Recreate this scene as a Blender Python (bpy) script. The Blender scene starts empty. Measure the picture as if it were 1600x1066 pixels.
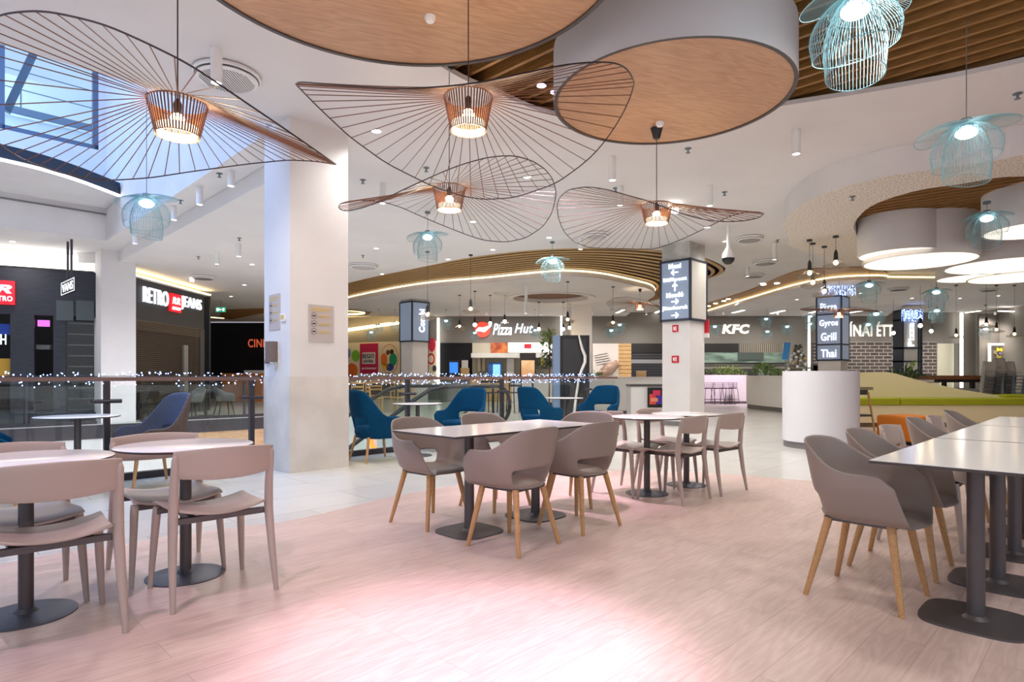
import bpy, math, random
from math import sin, cos, pi, radians as R, sqrt, atan2
from mathutils import Vector, Matrix, geometry
random.seed(7)
SC = bpy.context.scene
COL = SC.collection

# ---------------------------------------------------------------- camera, sky, exposure
F, HZ, EYE = 950.0, 588.0, 1.12          # focal length in px of a 1600 px frame, horizon row, eye height
cd = bpy.data.cameras.new('camera'); cam = bpy.data.objects.new('camera', cd); COL.objects.link(cam)
cam.location = (0, 0, EYE); cam.rotation_euler = (pi/2, 0, 0)
cd.sensor_width = 36; cd.lens = F/1600*36; cd.shift_y = (HZ-533)/1600; cd.clip_end = 300
SC.camera = cam
SC.view_settings.view_transform = 'Standard'; SC.view_settings.look = 'None'
SC.view_settings.gamma = 1; SC.view_settings.use_curve_mapping = False
SC.view_settings.exposure = 0.18
W = bpy.data.worlds.new('sky'); SC.world = W; W.use_nodes = True
nt = W.node_tree; bg = nt.nodes['Background']
tc = nt.nodes.new('ShaderNodeTexCoord'); sx = nt.nodes.new('ShaderNodeSeparateXYZ'); rp = nt.nodes.new('ShaderNodeValToRGB')
nt.links.new(tc.outputs['Generated'], sx.inputs[0]); nt.links.new(sx.outputs['Z'], rp.inputs[0]); nt.links.new(rp.outputs[0], bg.inputs[0])
rp.color_ramp.elements[0].position = 0.0; rp.color_ramp.elements[0].color = (.86, .84, .90, 1)
rp.color_ramp.elements[1].position = 0.62; rp.color_ramp.elements[1].color = (.23, .47, 1.0, 1)
e = rp.color_ramp.elements.new(0.26); e.color = (.62, .78, 1.0, 1)
bg.inputs[1].default_value = 1.0
SC.cycles.max_bounces = 8; SC.cycles.diffuse_bounces = 4; SC.cycles.glossy_bounces = 4
SC.cycles.transmission_bounces = 6; SC.cycles.transparent_max_bounces = 12
SC.cycles.sample_clamp_indirect = 6.0; SC.cycles.caustics_reflective = False; SC.cycles.caustics_refractive = False

def lamp(kind, loc, energy, color=(1, 1, 1), size=.1, aim=None, angle=70, blend=.6, parent=None):
    l = bpy.data.lights.new('lamp', kind); l.energy = energy; l.color = color
    if kind == 'AREA': l.size = size
    else: l.shadow_soft_size = size
    if kind == 'SPOT': l.spot_size = R(angle); l.spot_blend = blend
    o = bpy.data.objects.new('lamp', l); COL.objects.link(o); o.location = loc
    if aim is not None:
        o.rotation_euler = (Vector(aim)-Vector(loc)).to_track_quat('-Z', 'Y').to_euler()
    if parent: o.parent = parent; o.location = Vector(loc)-parent.location
    return o

# ---------------------------------------------------------------- pixel -> place
def PX(px, Y): return (px-800)/F*Y
def PZ(py, Y): return EYE+(HZ-py)/F*Y
def G(px, py, z=0.0):
    Y = (EYE-z)*F/(py-HZ); return Vector((PX(px, Y), Y, z))
def CE(px, py, Z):
    Y = (Z-EYE)*F/(HZ-py); return Vector((PX(px, Y), Y, Z))
S2 = sqrt(.5)
def PQ(p, q, z=0): return Vector(((p-q)*S2, (p+q)*S2, z))     # the building grid, turned 45 degrees
CEIL = 4.12

# ---------------------------------------------------------------- materials
def lin(c):
    return tuple(((x/255)/12.92 if x/255 <= .04045 else ((x/255+.055)/1.055)**2.4) for x in c)
def mat(name, c, rough=.5, metal=0., spec=.5, emit=None, es=0., alpha=1., trans=0.):
    m = bpy.data.materials.new(name); m.use_nodes = True
    b = m.node_tree.nodes['Principled BSDF']
    b.inputs['Base Color'].default_value = lin(c)+(1,)
    b.inputs['Roughness'].default_value = rough; b.inputs['Metallic'].default_value = metal
    b.inputs['Specular IOR Level'].default_value = spec
    if emit: b.inputs['Emission Color'].default_value = lin(emit)+(1,); b.inputs['Emission Strength'].default_value = es
    b.inputs['Alpha'].default_value = alpha
    b.inputs['Transmission Weight'].default_value = trans
    return m
def nodes(m): 
    t = m.node_tree; return t, t.nodes['Principled BSDF'], (lambda ty: t.nodes.new('ShaderNode'+ty)), (lambda a, b: t.links.new(a, b))
def mottled(name, c1, c2, scale=3., rough=.6, stretch=(1, 1, 1), rot=0., detail=4, bump=0., lo=.35, hi=.65, spec=.5):
    m = mat(name, c1, rough, spec=spec); t, b, N, L = nodes(m)
    co = N('TexCoord'); mp = N('Mapping'); mp.inputs['Scale'].default_value = stretch; mp.inputs['Rotation'].default_value = (0, 0, rot)
    no = N('TexNoise'); no.inputs['Scale'].default_value = scale; no.inputs['Detail'].default_value = detail
    cr = N('ValToRGB'); cr.color_ramp.elements[0].color = lin(c1)+(1,); cr.color_ramp.elements[1].color = lin(c2)+(1,)
    cr.color_ramp.elements[0].position = lo; cr.color_ramp.elements[1].position = hi
    L(co.outputs['Object'], mp.inputs[0]); L(mp.outputs[0], no.inputs[0]); L(no.outputs[0], cr.inputs[0]); L(cr.outputs[0], b.inputs['Base Color'])
    if bump:
        bp = N('Bump'); bp.inputs['Strength'].default_value = bump; L(no.outputs[0], bp.inputs['Height']); L(bp.outputs[0], b.inputs['Normal'])
    return m
def wood(name, c1, c2, rot, rough=.45, scale=1., plank=None, axis='Object', spec=.4):
    """long grain with cathedral figure; plank=(length,width) adds boards"""
    m = mat(name, c1, rough, spec=spec); t, b, N, L = nodes(m)
    co = N('TexCoord'); mp = N('Mapping'); mp.inputs['Rotation'].default_value = (0, 0, rot)
    L(co.outputs[axis], mp.inputs[0])
    st = N('Mapping'); st.inputs['Scale'].default_value = (1.2*scale, 9*scale, 9*scale); L(mp.outputs[0], st.inputs[0])
    n1 = N('TexNoise'); n1.inputs['Scale'].default_value = 1.0; n1.inputs['Detail'].default_value = 3
    n2 = N('TexNoise'); n2.inputs['Scale'].default_value = 6.0; n2.inputs['Detail'].default_value = 5
    src = st
    if plank:
        br = N('TexBrick'); br.inputs['Scale'].default_value = 1.0; br.inputs['Brick Width'].default_value = plank[0]; br.inputs['Row Height'].default_value = plank[1]
        br.inputs['Mortar Size'].default_value = .0012; br.inputs['Color1'].default_value = (0, 0, 0, 1); br.inputs['Color2'].default_value = (1, 1, 1, 1); br.inputs['Mortar'].default_value = (.5, .5, .5, 1)
        L(mp.outputs[0], br.inputs[0])
        sc = N('VectorMath'); sc.operation = 'MULTIPLY_ADD'; sc.inputs[1].default_value = (7, 3, 5); L(br.outputs['Color'], sc.inputs[0]); L(st.outputs[0], sc.inputs[2])
        src = sc
    L(src.outputs[0], n1.inputs[0]); L(src.outputs[0], n2.inputs[0])
    ml = N('Math'); ml.operation = 'MULTIPLY'; ml.inputs[1].default_value = 9.0; L(n1.outputs[0], ml.inputs[0])
    fr = N('Math'); fr.operation = 'PINGPONG'; fr.inputs[1].default_value = .5; L(ml.outputs[0], fr.inputs[0])
    mx = N('Mix'); mx.data_type = 'FLOAT'; mx.inputs[0].default_value = .45; L(fr.outputs[0], mx.inputs[2]); L(n2.outputs[0], mx.inputs[3])
    cr = N('ValToRGB'); cr.color_ramp.elements[0].color = lin(c2)+(1,); cr.color_ramp.elements[1].color = lin(c1)+(1,)
    cr.color_ramp.elements[0].position = .12; cr.color_ramp.elements[1].position = .5
    L(mx.outputs[0], cr.inputs[0])
    out = cr.outputs[0]
    if plank:
        h = N('HueSaturation'); mr = N('MapRange'); mr.inputs[3].default_value = .93; mr.inputs[4].default_value = 1.04
        L(br.outputs['Color'], mr.inputs[0]); L(mr.outputs[0], h.inputs['Value']); L(out, h.inputs['Color'])
        m2 = N('Mix'); m2.data_type = 'RGBA'; m2.inputs[7].default_value = tuple(x*.7 for x in lin(c2))+(1,)
        L(br.outputs['Fac'], m2.inputs[0]); L(h.outputs[0], m2.inputs[6]); out = m2.outputs[2]
    L(out, b.inputs['Base Color'])
    return m
def tiles(name, c, grout, w, h, rot, rough, msize=.004, c2=None, offset=0., vertical=False):
    m = mat(name, c, rough); t, b, N, L = nodes(m)
    co = N('TexCoord'); mp = N('Mapping'); mp.inputs['Rotation'].default_value = (pi/2 if vertical else 0, 0, rot)
    br = N('TexBrick'); br.inputs['Scale'].default_value = 1; br.inputs['Brick Width'].default_value = w; br.inputs['Row Height'].default_value = h
    br.offset = offset; br.inputs['Mortar Size'].default_value = msize; br.inputs['Mortar Smooth'].default_value = .3
    br.inputs['Color1'].default_value = lin(c)+(1,); br.inputs['Color2'].default_value = lin(c2 or c)+(1,); br.inputs['Mortar'].default_value = lin(grout)+(1,)
    no = N('TexNoise'); no.inputs['Scale'].default_value = 2.5; no.inputs['Detail'].default_value = 5
    mr = N('MapRange'); mr.inputs[3].default_value = .9; mr.inputs[4].default_value = 1.06
    hs = N('HueSaturation')
    L(co.outputs['Object'], mp.inputs[0]); L(mp.outputs[0], br.inputs[0]); L(mp.outputs[0], no.inputs[0]); L(no.outputs[0], mr.inputs[0])
    L(mr.outputs[0], hs.inputs['Value']); L(br.outputs['Color'], hs.inputs['Color']); L(hs.outputs[0], b.inputs['Base Color'])
    return m
def glow(name, c, s): return mat(name, c, .5, emit=c, es=s)

M = {}
M['white'] = mottled('painted plaster', (226, 222, 220), (219, 215, 213), 1.5, .75)
M['ceiling'] = mottled('ceiling plaster', (230, 226, 224), (222, 218, 216), .6, .8)
M['concrete'] = mottled('smooth concrete', (222, 217, 210), (205, 199, 191), 2.2, .7, detail=8)
M['rawconc'] = mottled('raw concrete', (200, 198, 194), (165, 163, 158), 3.0, .85, detail=9)
M['tile'] = tiles('floor tile', (214, 212, 206), (168, 166, 160), 1.2, .6, R(-45), .22, .004, (206, 204, 198), .5)
M['floorwood'] = wood('pale oak vinyl', (214, 190, 179), (197, 171, 160), R(-45), .34, 1.0, (1.5, .19))
M['drumwood'] = wood('drum oak veneer', (190, 148, 112), (168, 126, 92), R(-20), .4, .8)
M['drumside'] = mat('drum grey paint', (208, 207, 210), .6)
M['slat'] = wood('slat oak', (158, 116, 66), (128, 90, 46), R(-135), .5)
M['slatback'] = mat('slat void', (50, 36, 20), .9)  # dark tone puts the shade between the slats into the colour
M['batten'] = mat('gold oak batten', (186, 146, 88), .5)
M['bandwood'] = wood('band oak', (172, 134, 84), (146, 106, 58), R(20), .5)
M['chairleg'] = wood('chair leg oak', (202, 158, 108), (178, 132, 84), 0, .45, 3)
M['taupe'] = mat('taupe moulded plastic', (146, 133, 125), .42)
M['taupewood'] = mat('taupe lacquered ash', (182, 165, 155), .38)
M['grey'] = mat('grey moulded plastic', (122, 120, 120), .45)
M['blue'] = mottled('petrol blue felt', (8, 70, 106), (4, 58, 92), 60, .95, bump=.15, spec=.15)
M['bluegrey'] = mottled('slate felt', (88, 96, 116), (76, 84, 104), 60, .95, spec=.15)
M['brownfelt'] = mottled('brown felt', (96, 84, 78), (84, 72, 68), 60, .95, spec=.15)
M['darkmetal'] = mat('dark taupe metal', (96, 90, 90), .45, .5)
M['black'] = mat('black metal', (34, 32, 34), .45)
M['basemetal'] = mat('anthracite metal', (84, 84, 92), .42, .4)
M['tabletop'] = mat('white laminate', (236, 233, 231), .16)
M['edge'] = mat('dark laminate edge', (70, 62, 60), .5)
M['rib'] = mat('bronze fibreglass', (118, 76, 54), .5)
M['ring'] = mat('dark fibreglass', (52, 40, 40), .5)
M['warmbulb'] = glow('warm bulb', (255, 226, 180), 40)
M['coolbulb'] = glow('cool bulb with glare', (232, 248, 255), 7)
M['inner_glow'] = glow('lamp diffuser', (255, 236, 206), 2.2)
M['led'] = glow('white led', (250, 246, 236), 4.5)
M['warmled'] = glow('warm led', (255, 226, 160), 5)
M['lens'] = glow('downlight lens', (255, 250, 244), 9)
M['pinklens'] = glow('pink downlight lens', (246, 214, 255), 9)
M['drumlight'] = glow('stretched light skin', (255, 246, 226), 1.3)
M['teal'] = mat('teal wire', (146, 182, 186), .4, .1)
M['tealcap'] = mat('grey cap', (106, 122, 130), .5)
M['cord'] = mat('cord', (60, 54, 54), .7)
M['greycord'] = mat('grey cord', (120, 116, 116), .7)
M['shopdark'] = mottled('dark shop board', (46, 48, 58), (36, 38, 46), 4, .5, (1, 1, 6))
M['void'] = mat('unlit interior', (10, 10, 18), .9)
M['grid'] = mat('shutter wire', (128, 112, 98), .5, .4)
M['red'] = glow('red sign face', (222, 24, 40), .75)
M['letter'] = glow('lit letter', (240, 246, 255), 1.05)
M['orange'] = glow('orange neon', (255, 112, 20), 3)
M['cinema'] = glow('dim orange letter', (190, 84, 52), .8)
M['shopgrey'] = mat('warm grey cladding', (132, 126, 120), .55)
M['signgrey'] = glow('backlit sign panel', (122, 134, 154), .5)
M['signframe'] = mat('sign frame', (44, 50, 64), .5)
M['signblank'] = mat('sign blank', (196, 192, 182), .6)
M['rail'] = mat('handrail', (120, 92, 84), .4)
M['post'] = mat('post', (62, 58, 64), .45, .3)
M['fairy'] = glow('fairy light', (150, 182, 255), 7)
M['cream'] = mat('cream laminate', (244, 230, 186), .5)
M['lime'] = mat('lime upholstery', (166, 172, 24), .8)
M['skirt'] = mat('grey skirting', (120, 116, 116), .6)
M['leaf'] = mottled('leaf', (74, 110, 50), (128, 160, 80), 8, .5)
M['leaf2'] = mottled('yellow green leaf', (150, 176, 84), (96, 130, 60), 8, .5)
M['leafdark'] = mottled('dark leaf', (40, 66, 44), (70, 96, 60), 8, .5)
M['paper'] = mat('notice paper', (186, 176, 172), .6)
M['ink'] = mat('ink', (70, 62, 66), .7)
M['yellowink'] = mat('yellow ink', (206, 178, 110), .7)
M['redsquare'] = mat('red plaque', (196, 32, 48), .5)
M['plainwhite'] = mat('white plastic', (238, 236, 234), .5)
M['poster'] = mat('cream poster', (232, 220, 192), .6)
M['magenta'] = mat('magenta print', (196, 30, 84), .6)
M['orangetop'] = mat('orange upholstery', (232, 136, 40), .8)
M['brown'] = wood('table board', (150, 100, 66), (120, 76, 48), 0, .5)
M['lightwood'] = wood('light panel', (222, 184, 130), (200, 160, 108), 0, .5, .6)
M['fasciawood'] = wood('fascia wood', (206, 168, 132), (184, 144, 108), R(-45), .5, .6)
M['bricks'] = tiles('dark brick', (92, 80, 76), (176, 170, 164), .42, .16, 0, .6, .022, (74, 64, 62), .5, True)
M['clearglass'] = mat('smoked lamp glass', (120, 110, 98), .08, alpha=.42)
def make_glass():
    m = bpy.data.materials.new('railing glass'); m.use_nodes = True; t = m.node_tree
    t.nodes.remove(t.nodes['Principled BSDF']); o = t.nodes['Material Output']
    tr = t.nodes.new('ShaderNodeBsdfTransparent'); tr.inputs[0].default_value = (.93, .97, .96, 1)
    gl = t.nodes.new('ShaderNodeBsdfGlossy'); gl.inputs['Roughness'].default_value = .02
    lw = t.nodes.new('ShaderNodeLayerWeight'); lw.inputs[0].default_value = .5
    pw = t.nodes.new('ShaderNodeMath'); pw.operation = 'POWER'; pw.inputs[1].default_value = 4.0; t.links.new(lw.outputs['Facing'], pw.inputs[0])
    fr = t.nodes.new('ShaderNodeMath'); fr.operation = 'MULTIPLY_ADD'; fr.inputs[1].default_value = .5; fr.inputs[2].default_value = .03; t.links.new(pw.outputs[0], fr.inputs[0])
    mx = t.nodes.new('ShaderNodeMixShader')
    t.links.new(fr.outputs[0], mx.inputs[0]); t.links.new(tr.outputs[0], mx.inputs[1]); t.links.new(gl.outputs[0], mx.inputs[2]); t.links.new(mx.outputs[0], o.inputs[0])
    return m
M['glass'] = make_glass()
def make_perf():
    m = mat('perforated acoustic board', (228, 220, 208), .8); t, b, N, L = nodes(m)
    co = N('TexCoord'); vo = N('TexVoronoi'); vo.voronoi_dimensions = '2D'; vo.inputs['Scale'].default_value = 15; vo.inputs['Randomness'].default_value = .55
    cr = N('ValToRGB'); cr.color_ramp.interpolation = 'CONSTANT'
    cr.color_ramp.elements[0].color = lin((138, 126, 114))+(1,); cr.color_ramp.elements[1].color = lin((228, 220, 208))+(1,); cr.color_ramp.elements[1].position = .15
    L(co.outputs['Object'], vo.inputs[0]); L(vo.outputs[0], cr.inputs[0]); L(cr.outputs[0], b.inputs['Base Color'])
    return m
M['perf'] = make_perf()

# ---------------------------------------------------------------- mesh building
class MB:
    def __init__(s): s.v = []; s.f = []; s.m = []; s.cur = 0
    def add(s, vs, fs):
        o = len(s.v); s.v += [tuple(x) for x in vs]
        for f in fs: s.f.append(tuple(i+o for i in f)); s.m.append(s.cur)
        return s
    def box(s, a, b, mtx=None):
        x0, y0, z0 = a; x1, y1, z1 = b
        vs = [(x0, y0, z0), (x1, y0, z0), (x1, y1, z0), (x0, y1, z0), (x0, y0, z1), (x1, y0, z1), (x1, y1, z1), (x0, y1, z1)]
        if mtx is not None: vs = [mtx @ Vector(v) for v in vs]
        return s.add(vs, [(3, 2, 1, 0), (4, 5, 6, 7), (0, 1, 5, 4), (1, 2, 6, 5), (2, 3, 7, 6), (3, 0, 4, 7)])
    def beam(s, p, q, w, h, up=(0, 0, 1)):
        """bar from p to q, w wide and h tall (below the line's own height h/2 each side)"""
        p, q = Vector(p), Vector(q); d = (q-p); n = d.cross(Vector(up)).normalized()*w/2; u = n.cross(d).normalized()*h/2
        vs = [p-n-u, p+n-u, p+n+u, p-n+u, q-n-u, q+n-u, q+n+u, q-n+u]
        return s.add(vs, [(0, 1, 2, 3), (7, 6, 5, 4), (0, 4, 5, 1), (1, 5, 6, 2), (2, 6, 7, 3), (3, 7, 4, 0)])
    def tube(s, pts, r, n=6, closed=False, caps=True):
        pts = [Vector(p) for p in pts]; k = len(pts)
        rs = r if isinstance(r, (list, tuple)) else [r]*k
        rings = []; prev = None
        for i, p in enumerate(pts):
            if closed: t = pts[(i+1) % k]-pts[i-1]
            else: t = pts[min(i+1, k-1)]-pts[max(i-1, 0)]
            t.normalize()
            if prev is None:
                a = Vector((0, 0, 1)) if abs(t.z) < .9 else Vector((1, 0, 0)); nn = t.cross(a).normalized()
            else:
                nn = (prev-t*prev.dot(t)).normalized()
            prev = nn; bb = t.cross(nn)
            rings.append([p+(nn*cos(2*pi*j/n)+bb*sin(2*pi*j/n))*rs[i] for j in range(n)])
        vs = [v for rg in rings for v in rg]; fs = []
        for i in range(k if closed else k-1):
            a = i*n; b = ((i+1) % k)*n
            for j in range(n): fs.append((a+j, a+(j+1) % n, b+(j+1) % n, b+j))
        if caps and not closed: fs += [tuple(range(n))[::-1], tuple(range((k-1)*n, k*n))]
        return s.add(vs, fs)
    def lathe(s, prof, n=24, c=(0, 0, 0), caps=True):
        vs = []; fs = []
        for r, z in prof:
            for j in range(n): vs.append((c[0]+r*cos(2*pi*j/n), c[1]+r*sin(2*pi*j/n), c[2]+z))
        for i in range(len(prof)-1):
            for j in range(n): fs.append((i*n+j, i*n+(j+1) % n, (i+1)*n+(j+1) % n, (i+1)*n+j))
        if caps:
            if prof[0][0] > 1e-5: fs.append(tuple(range(n))[::-1])
            if prof[-1][0] > 1e-5: fs.append(tuple(range((len(prof)-1)*n, len(prof)*n)))
        return s.add(vs, fs)
    def sphere(s, c, r, n=10, m=6, sq=1.):
        return s.lathe([(max(r*sin(pi*i/m), 1e-6), -r*cos(pi*i/m)*sq) for i in range(m+1)], n, c, False)
    def prism(s, poly, z0, z1, holes=(), top=True, bottom=True, sides=True, m_side=None):
        loops = [[Vector((p[0], p[1], 0)) for p in l] for l in [poly]+list(holes)]
        flat = [p for l in loops for p in l]; n = len(flat)
        tris = geometry.tessellate_polygon(loops)
        def up(t):
            a, b, c = (flat[i] for i in t); return t if (b-a).cross(c-a).z > 0 else t[::-1]
        tris = [up(tuple(t)) for t in tris]
        vs = [(p.x, p.y, z0) for p in flat]+[(p.x, p.y, z1) for p in flat]; fs = []
        if bottom: fs += [t[::-1] for t in tris]
        if top: fs += [tuple(i+n for i in t) for t in tris]
        s.add(vs, fs)
        if sides:
            c = s.cur
            if m_side is not None: s.cur = m_side
            o = 0; sf = []
            for l in loops:
                k = len(l)
                for i in range(k): sf.append((o+i, o+(i+1) % k, n+o+(i+1) % k, n+o+i))
                o += k
            s.add(vs, sf); s.cur = c
        return s
    def grid(s, fn, nu, nv, skip=None):
        vs = [fn(i/nu, j/nv) for j in range(nv+1) for i in range(nu+1)]; fs = []
        for j in range(nv):
            for i in range(nu):
                if skip and skip((i+.5)/nu, (j+.5)/nv): continue
                a = j*(nu+1)+i; fs.append((a, a+1, a+nu+2, a+nu+1))
        return s.add(vs, fs)
    def leaf(s, p, d, L, w, droop=.4):
        p = Vector(p); d = Vector(d).normalized(); sd = d.cross(Vector((0, 0, 1)))
        sd = (sd if sd.length > .05 else Vector((1, 0, 0))).normalized()*w/2
        m1 = p+d*L*.45; tip = p+d*L-Vector((0, 0, droop*L))
        return s.add([p, m1-sd, tip, m1+sd, m1-Vector((0, 0, .12*L))*droop], [(0, 1, 4), (1, 2, 4), (2, 3, 4), (3, 0, 4)])
    def mesh(s, name, mats, smooth=True, angle=40):
        me = bpy.data.meshes.new(name); me.from_pydata(s.v, [], s.f)
        for m in (mats if isinstance(mats, (list, tuple)) else [mats]): me.materials.append(m)
        if any(s.m): me.polygons.foreach_set('material_index', s.m)
        if smooth and len(s.f):
            me.polygons.foreach_set('use_smooth', [True]*len(s.f)); me.set_sharp_from_angle(angle=R(angle))
        me.update(); return me

def link(name, me, parent=None, loc=(0, 0, 0), rot=(0, 0, 0)):
    o = bpy.data.objects.new(name, me); COL.objects.link(o); o.location = loc; o.rotation_euler = rot
    if parent: o.parent = parent
    return o
def obj(name, mb, mats, parent=None, loc=(0, 0, 0), rot=(0, 0, 0), smooth=True, angle=40):
    return link(name, mb.mesh(name, mats, smooth, angle), parent, loc, rot)
def wpart(name, mb, mats, parent, smooth=True, angle=40):
    """a part whose mesh was laid out in world coordinates (parents are not turned)"""
    l = parent.location; mb.v = [(v[0]-l.x, v[1]-l.y, v[2]-l.z) for v in mb.v]
    return obj(name, mb, mats, parent, smooth=smooth, angle=angle)
def tag(o, label, cat, group=None, kind=None):
    if label: o['label'] = label
    if cat: o['category'] = cat
    if group: o['group'] = group
    if kind: o['kind'] = kind
    return o
def thing(name, label, cat, loc=(0, 0, 0), rz=0, group=None):
    o = bpy.data.objects.new(name, None); COL.objects.link(o); o.location = loc; o.rotation_euler = (0, 0, rz)
    o.empty_display_size = .1
    return tag(o, label, cat, group)
def struct(name, mb, mats, smooth=True, angle=40, loc=(0, 0, 0)):
    o = obj(name, mb, mats, smooth=smooth, angle=angle, loc=loc); o['kind'] = 'structure'; return o
def dup(root, loc, rz=None, label=None, group=None):
    r = root.copy(); COL.objects.link(r); r.location = loc
    if rz is not None: r.rotation_euler = (0, 0, rz)
    if label: r['label'] = label
    if group: r['group'] = group
    for ch in list(root.children):
        c = ch.copy(); COL.objects.link(c); c.parent = r
        for g in list(ch.children):
            d = g.copy(); COL.objects.link(d); d.parent = c
    return r
def bake(o):
    dg = bpy.context.evaluated_depsgraph_get(); me = bpy.data.meshes.new_from_object(o.evaluated_get(dg))
    o.modifiers.clear(); o.data = me; return o
def text_mesh(body, w, h, depth=.02, shear=0., bold=0.):
    """letters in the XZ plane facing -Y, centred, stretched to w by h"""
    cu = bpy.data.curves.new('letters', 'FONT'); cu.body = body; cu.extrude = .02; cu.shear = shear; cu.offset = bold; cu.resolution_u = 3; cu.space_character = 1.08
    o = bpy.data.objects.new('letters', cu); COL.objects.link(o)
    dg = bpy.context.evaluated_depsgraph_get(); me = bpy.data.meshes.new_from_object(o.evaluated_get(dg))
    COL.objects.unlink(o); bpy.data.objects.remove(o)
    xs = [v.co.x for v in me.vertices]; ys = [v.co.y for v in me.vertices]
    x0, x1, y0, y1 = min(xs), max(xs), min(ys), max(ys)
    for v in me.vertices:
        a = (v.co.x-(x0+x1)/2)/(x1-x0)*w; b = (v.co.y-(y0+y1)/2)/(y1-y0)*h; c = v.co.z/.02*depth/2
        v.co = (a, -c, b)
    me.update(); return me
def letters(name, body, w, h, m, parent, loc, rz=0, depth=.03, shear=0., bold=.01, roll=0, label=None):
    me = text_mesh(body, w, h, depth, shear, bold); me.materials.clear(); me.materials.append(m)
    l = parent.location if parent else Vector((0, 0, 0))
    o = link(name, me, parent, Vector(loc)-l); o.rotation_euler = (0, roll, rz)
    if label: o['label'] = label
    return o
def frect(x0, y0, x1, y1, Y, d=.06):
    """box seen as the frame rectangle x0..x1, y0..y1 when it stands Y metres away, facing us"""
    return (PX(min(x0, x1), Y), Y, PZ(max(y0, y1), Y)), (PX(max(x0, x1), Y), Y+d, PZ(min(y0, y1), Y))
def spline(pts, k=6, closed=False):
    pts = [Vector(p) for p in pts]; n = len(pts); out = []
    for i in range(n if closed else n-1):
        p0 = pts[i-1] if (closed or i) else pts[0]; p1 = pts[i]; p2 = pts[(i+1) % n]
        p3 = pts[(i+2) % n] if (closed or i+2 < n) else pts[-1]
        for j in range(k):
            t = j/k; out.append(.5*((2*p1)+(p2-p0)*t+(2*p0-5*p1+4*p2-p3)*t*t+(3*p1-p0-3*p2+p3)*t**3))
    if not closed: out.append(pts[-1])
    return out
# ---------------------------------------------------------------- lights: daylight through the atrium roof, coloured spots over the slats, added fill lamps
RZ = Matrix.Rotation(pi/4, 4, 'Z')
lamp('AREA', PQ(-2.5, 11.5, 9.3), 800, (.30, .50, 1.0), 7.0, aim=PQ(-2.0, 11.6, 0))
PINK = (1.0, .70, .96)
lamp('AREA', PQ(-3, 17.6, 9.4), 700, (.8, .93, 1), 2.0, aim=PQ(-2.5, 21, 7))  # added floodlight, unseen, to brighten the outside wall behind the window
for p_ in (-1, 4, 8): lamp('POINT', PQ(p_, 12.5, -2.2), 160, (1, .97, .94), .3)  # added lamps without fixtures, lifting the dim far slab edge
for (sx_, sy_, tx, ty, e, ang) in ((.95, .95, -.15, 2.40, 1250, 27), (.36, 6.35, .5, 5.8, 520, 38), (.55, 6.5, 1.4, 6.2, 260, 40), (-1.9, 1.5, -1.3, 3.2, 190, 70), (8.6, 23.3, 8.6, 24.6, 700, 60)):
    lamp('SPOT', (sx_, sy_, 4.16 if sy_ < 20 else 3.86), e, PINK, .06, aim=(tx, ty, 0), angle=ang, blend=.9)
for (x, y, e) in ((-2.6, .4, 260), (.2, -.6, 260), (2.9, .2, 190), (4.6, 2.6, 190), (3.1, 4.4, 100)):  # added white fill lamps without fixtures, brightening the foreground
    lamp('SPOT', (x, y, 4.16), e, (1, .95, .93), .15, aim=(x, y, 0), angle=150, blend=1)

# ---------------------------------------------------------------- floor
VOID = [PQ(-9, 7.68), PQ(6.3, 7.68), PQ(6.3, 9.9), PQ(9.0, 9.9), PQ(9.0, 16.9), PQ(-9, 16.9)]
WOODPTS = [(-5, -3.5), (-4.6, 1.2)] + [tuple(G(*p)[:2]) for p in ((0, 883), (169, 856), (281, 836), (447, 815), (530, 797), (612, 777), (700, 761), (800, 746), (955, 736), (1062, 738), (1162, 743), (1240, 750))] + [(3.75, 6.35), (4.25, 6.9), (4.7, 8.6), (5.3, 10.6), (7, 13.2), (14, 13.2), (14, -3.5)]
big = [(-30, -4), (22, -4), (22, 36), (-30, 36)]
struct('floor', MB().prism(big, -.32, 0, [VOID]), M['tile'], smooth=False)
struct('floor_wood', MB().prism([(p.x, p.y) for p in spline([Vector((a, b, 0)) for a, b in WOODPTS], 4, True)], 0.0005, .004), M['floorwood'], smooth=False)
struct('floor_below', MB().box((-30, -4, -5.2), (16, 36, -5)), M['tile'], smooth=False)

# ---------------------------------------------------------------- ceiling
def circ(c, r, n=48, ry=None, rot=0): 
    return [(c[0]+r*cos(2*pi*i/n)*cos(rot)-(ry or r)*sin(2*pi*i/n)*sin(rot), c[1]+r*cos(2*pi*i/n)*sin(rot)+(ry or r)*sin(2*pi*i/n)*cos(rot)) for i in range(n)]
def sp2(pts, k=6, closed=True): return [(p.x, p.y) for p in spline([Vector((a[0], a[1], 0)) for a in pts], k, closed)]
rec = [(-2.2, -3.2), (-2.3, .5), (-1.9, 3.4), (-1.35, 4.9)] + [tuple(CE(*p, CEIL)[:2]) for p in ((704, 113), (775, 145), (868, 180))] + [(1.75, 7.25)] + [tuple(CE(*p, CEIL)[:2]) for p in ((1225, 165), (1400, 137), (1600, 97))] + [(6.6, 4.4), (7.4, 2), (7.2, -3.2)]
REC = sp2(rec, 5)
SOFF = 3.75
soff_o = [tuple(CE(*p, SOFF)[:2]) for p in ((1250, 390), (1232, 372), (1225, 350), (1240, 330), (1263, 314), (1300, 298), (1375, 278), (1450, 266), (1560, 250), (1600, 243))] + [(7.3, 7.1), (10, 6.6), (13.5, 8), (14.5, 11), (13, 14.5), (9.5, 15)]
soff_i = [tuple(CE(*p, SOFF)[:2]) for p in ((1350, 380), (1338, 366), (1335, 350), (1360, 323), (1425, 300), (1500, 288), (1600, 276))] + [(8.4, 8.6), (11, 9), (12.4, 11), (11, 13.2), (8.6, 13.4)]
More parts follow.
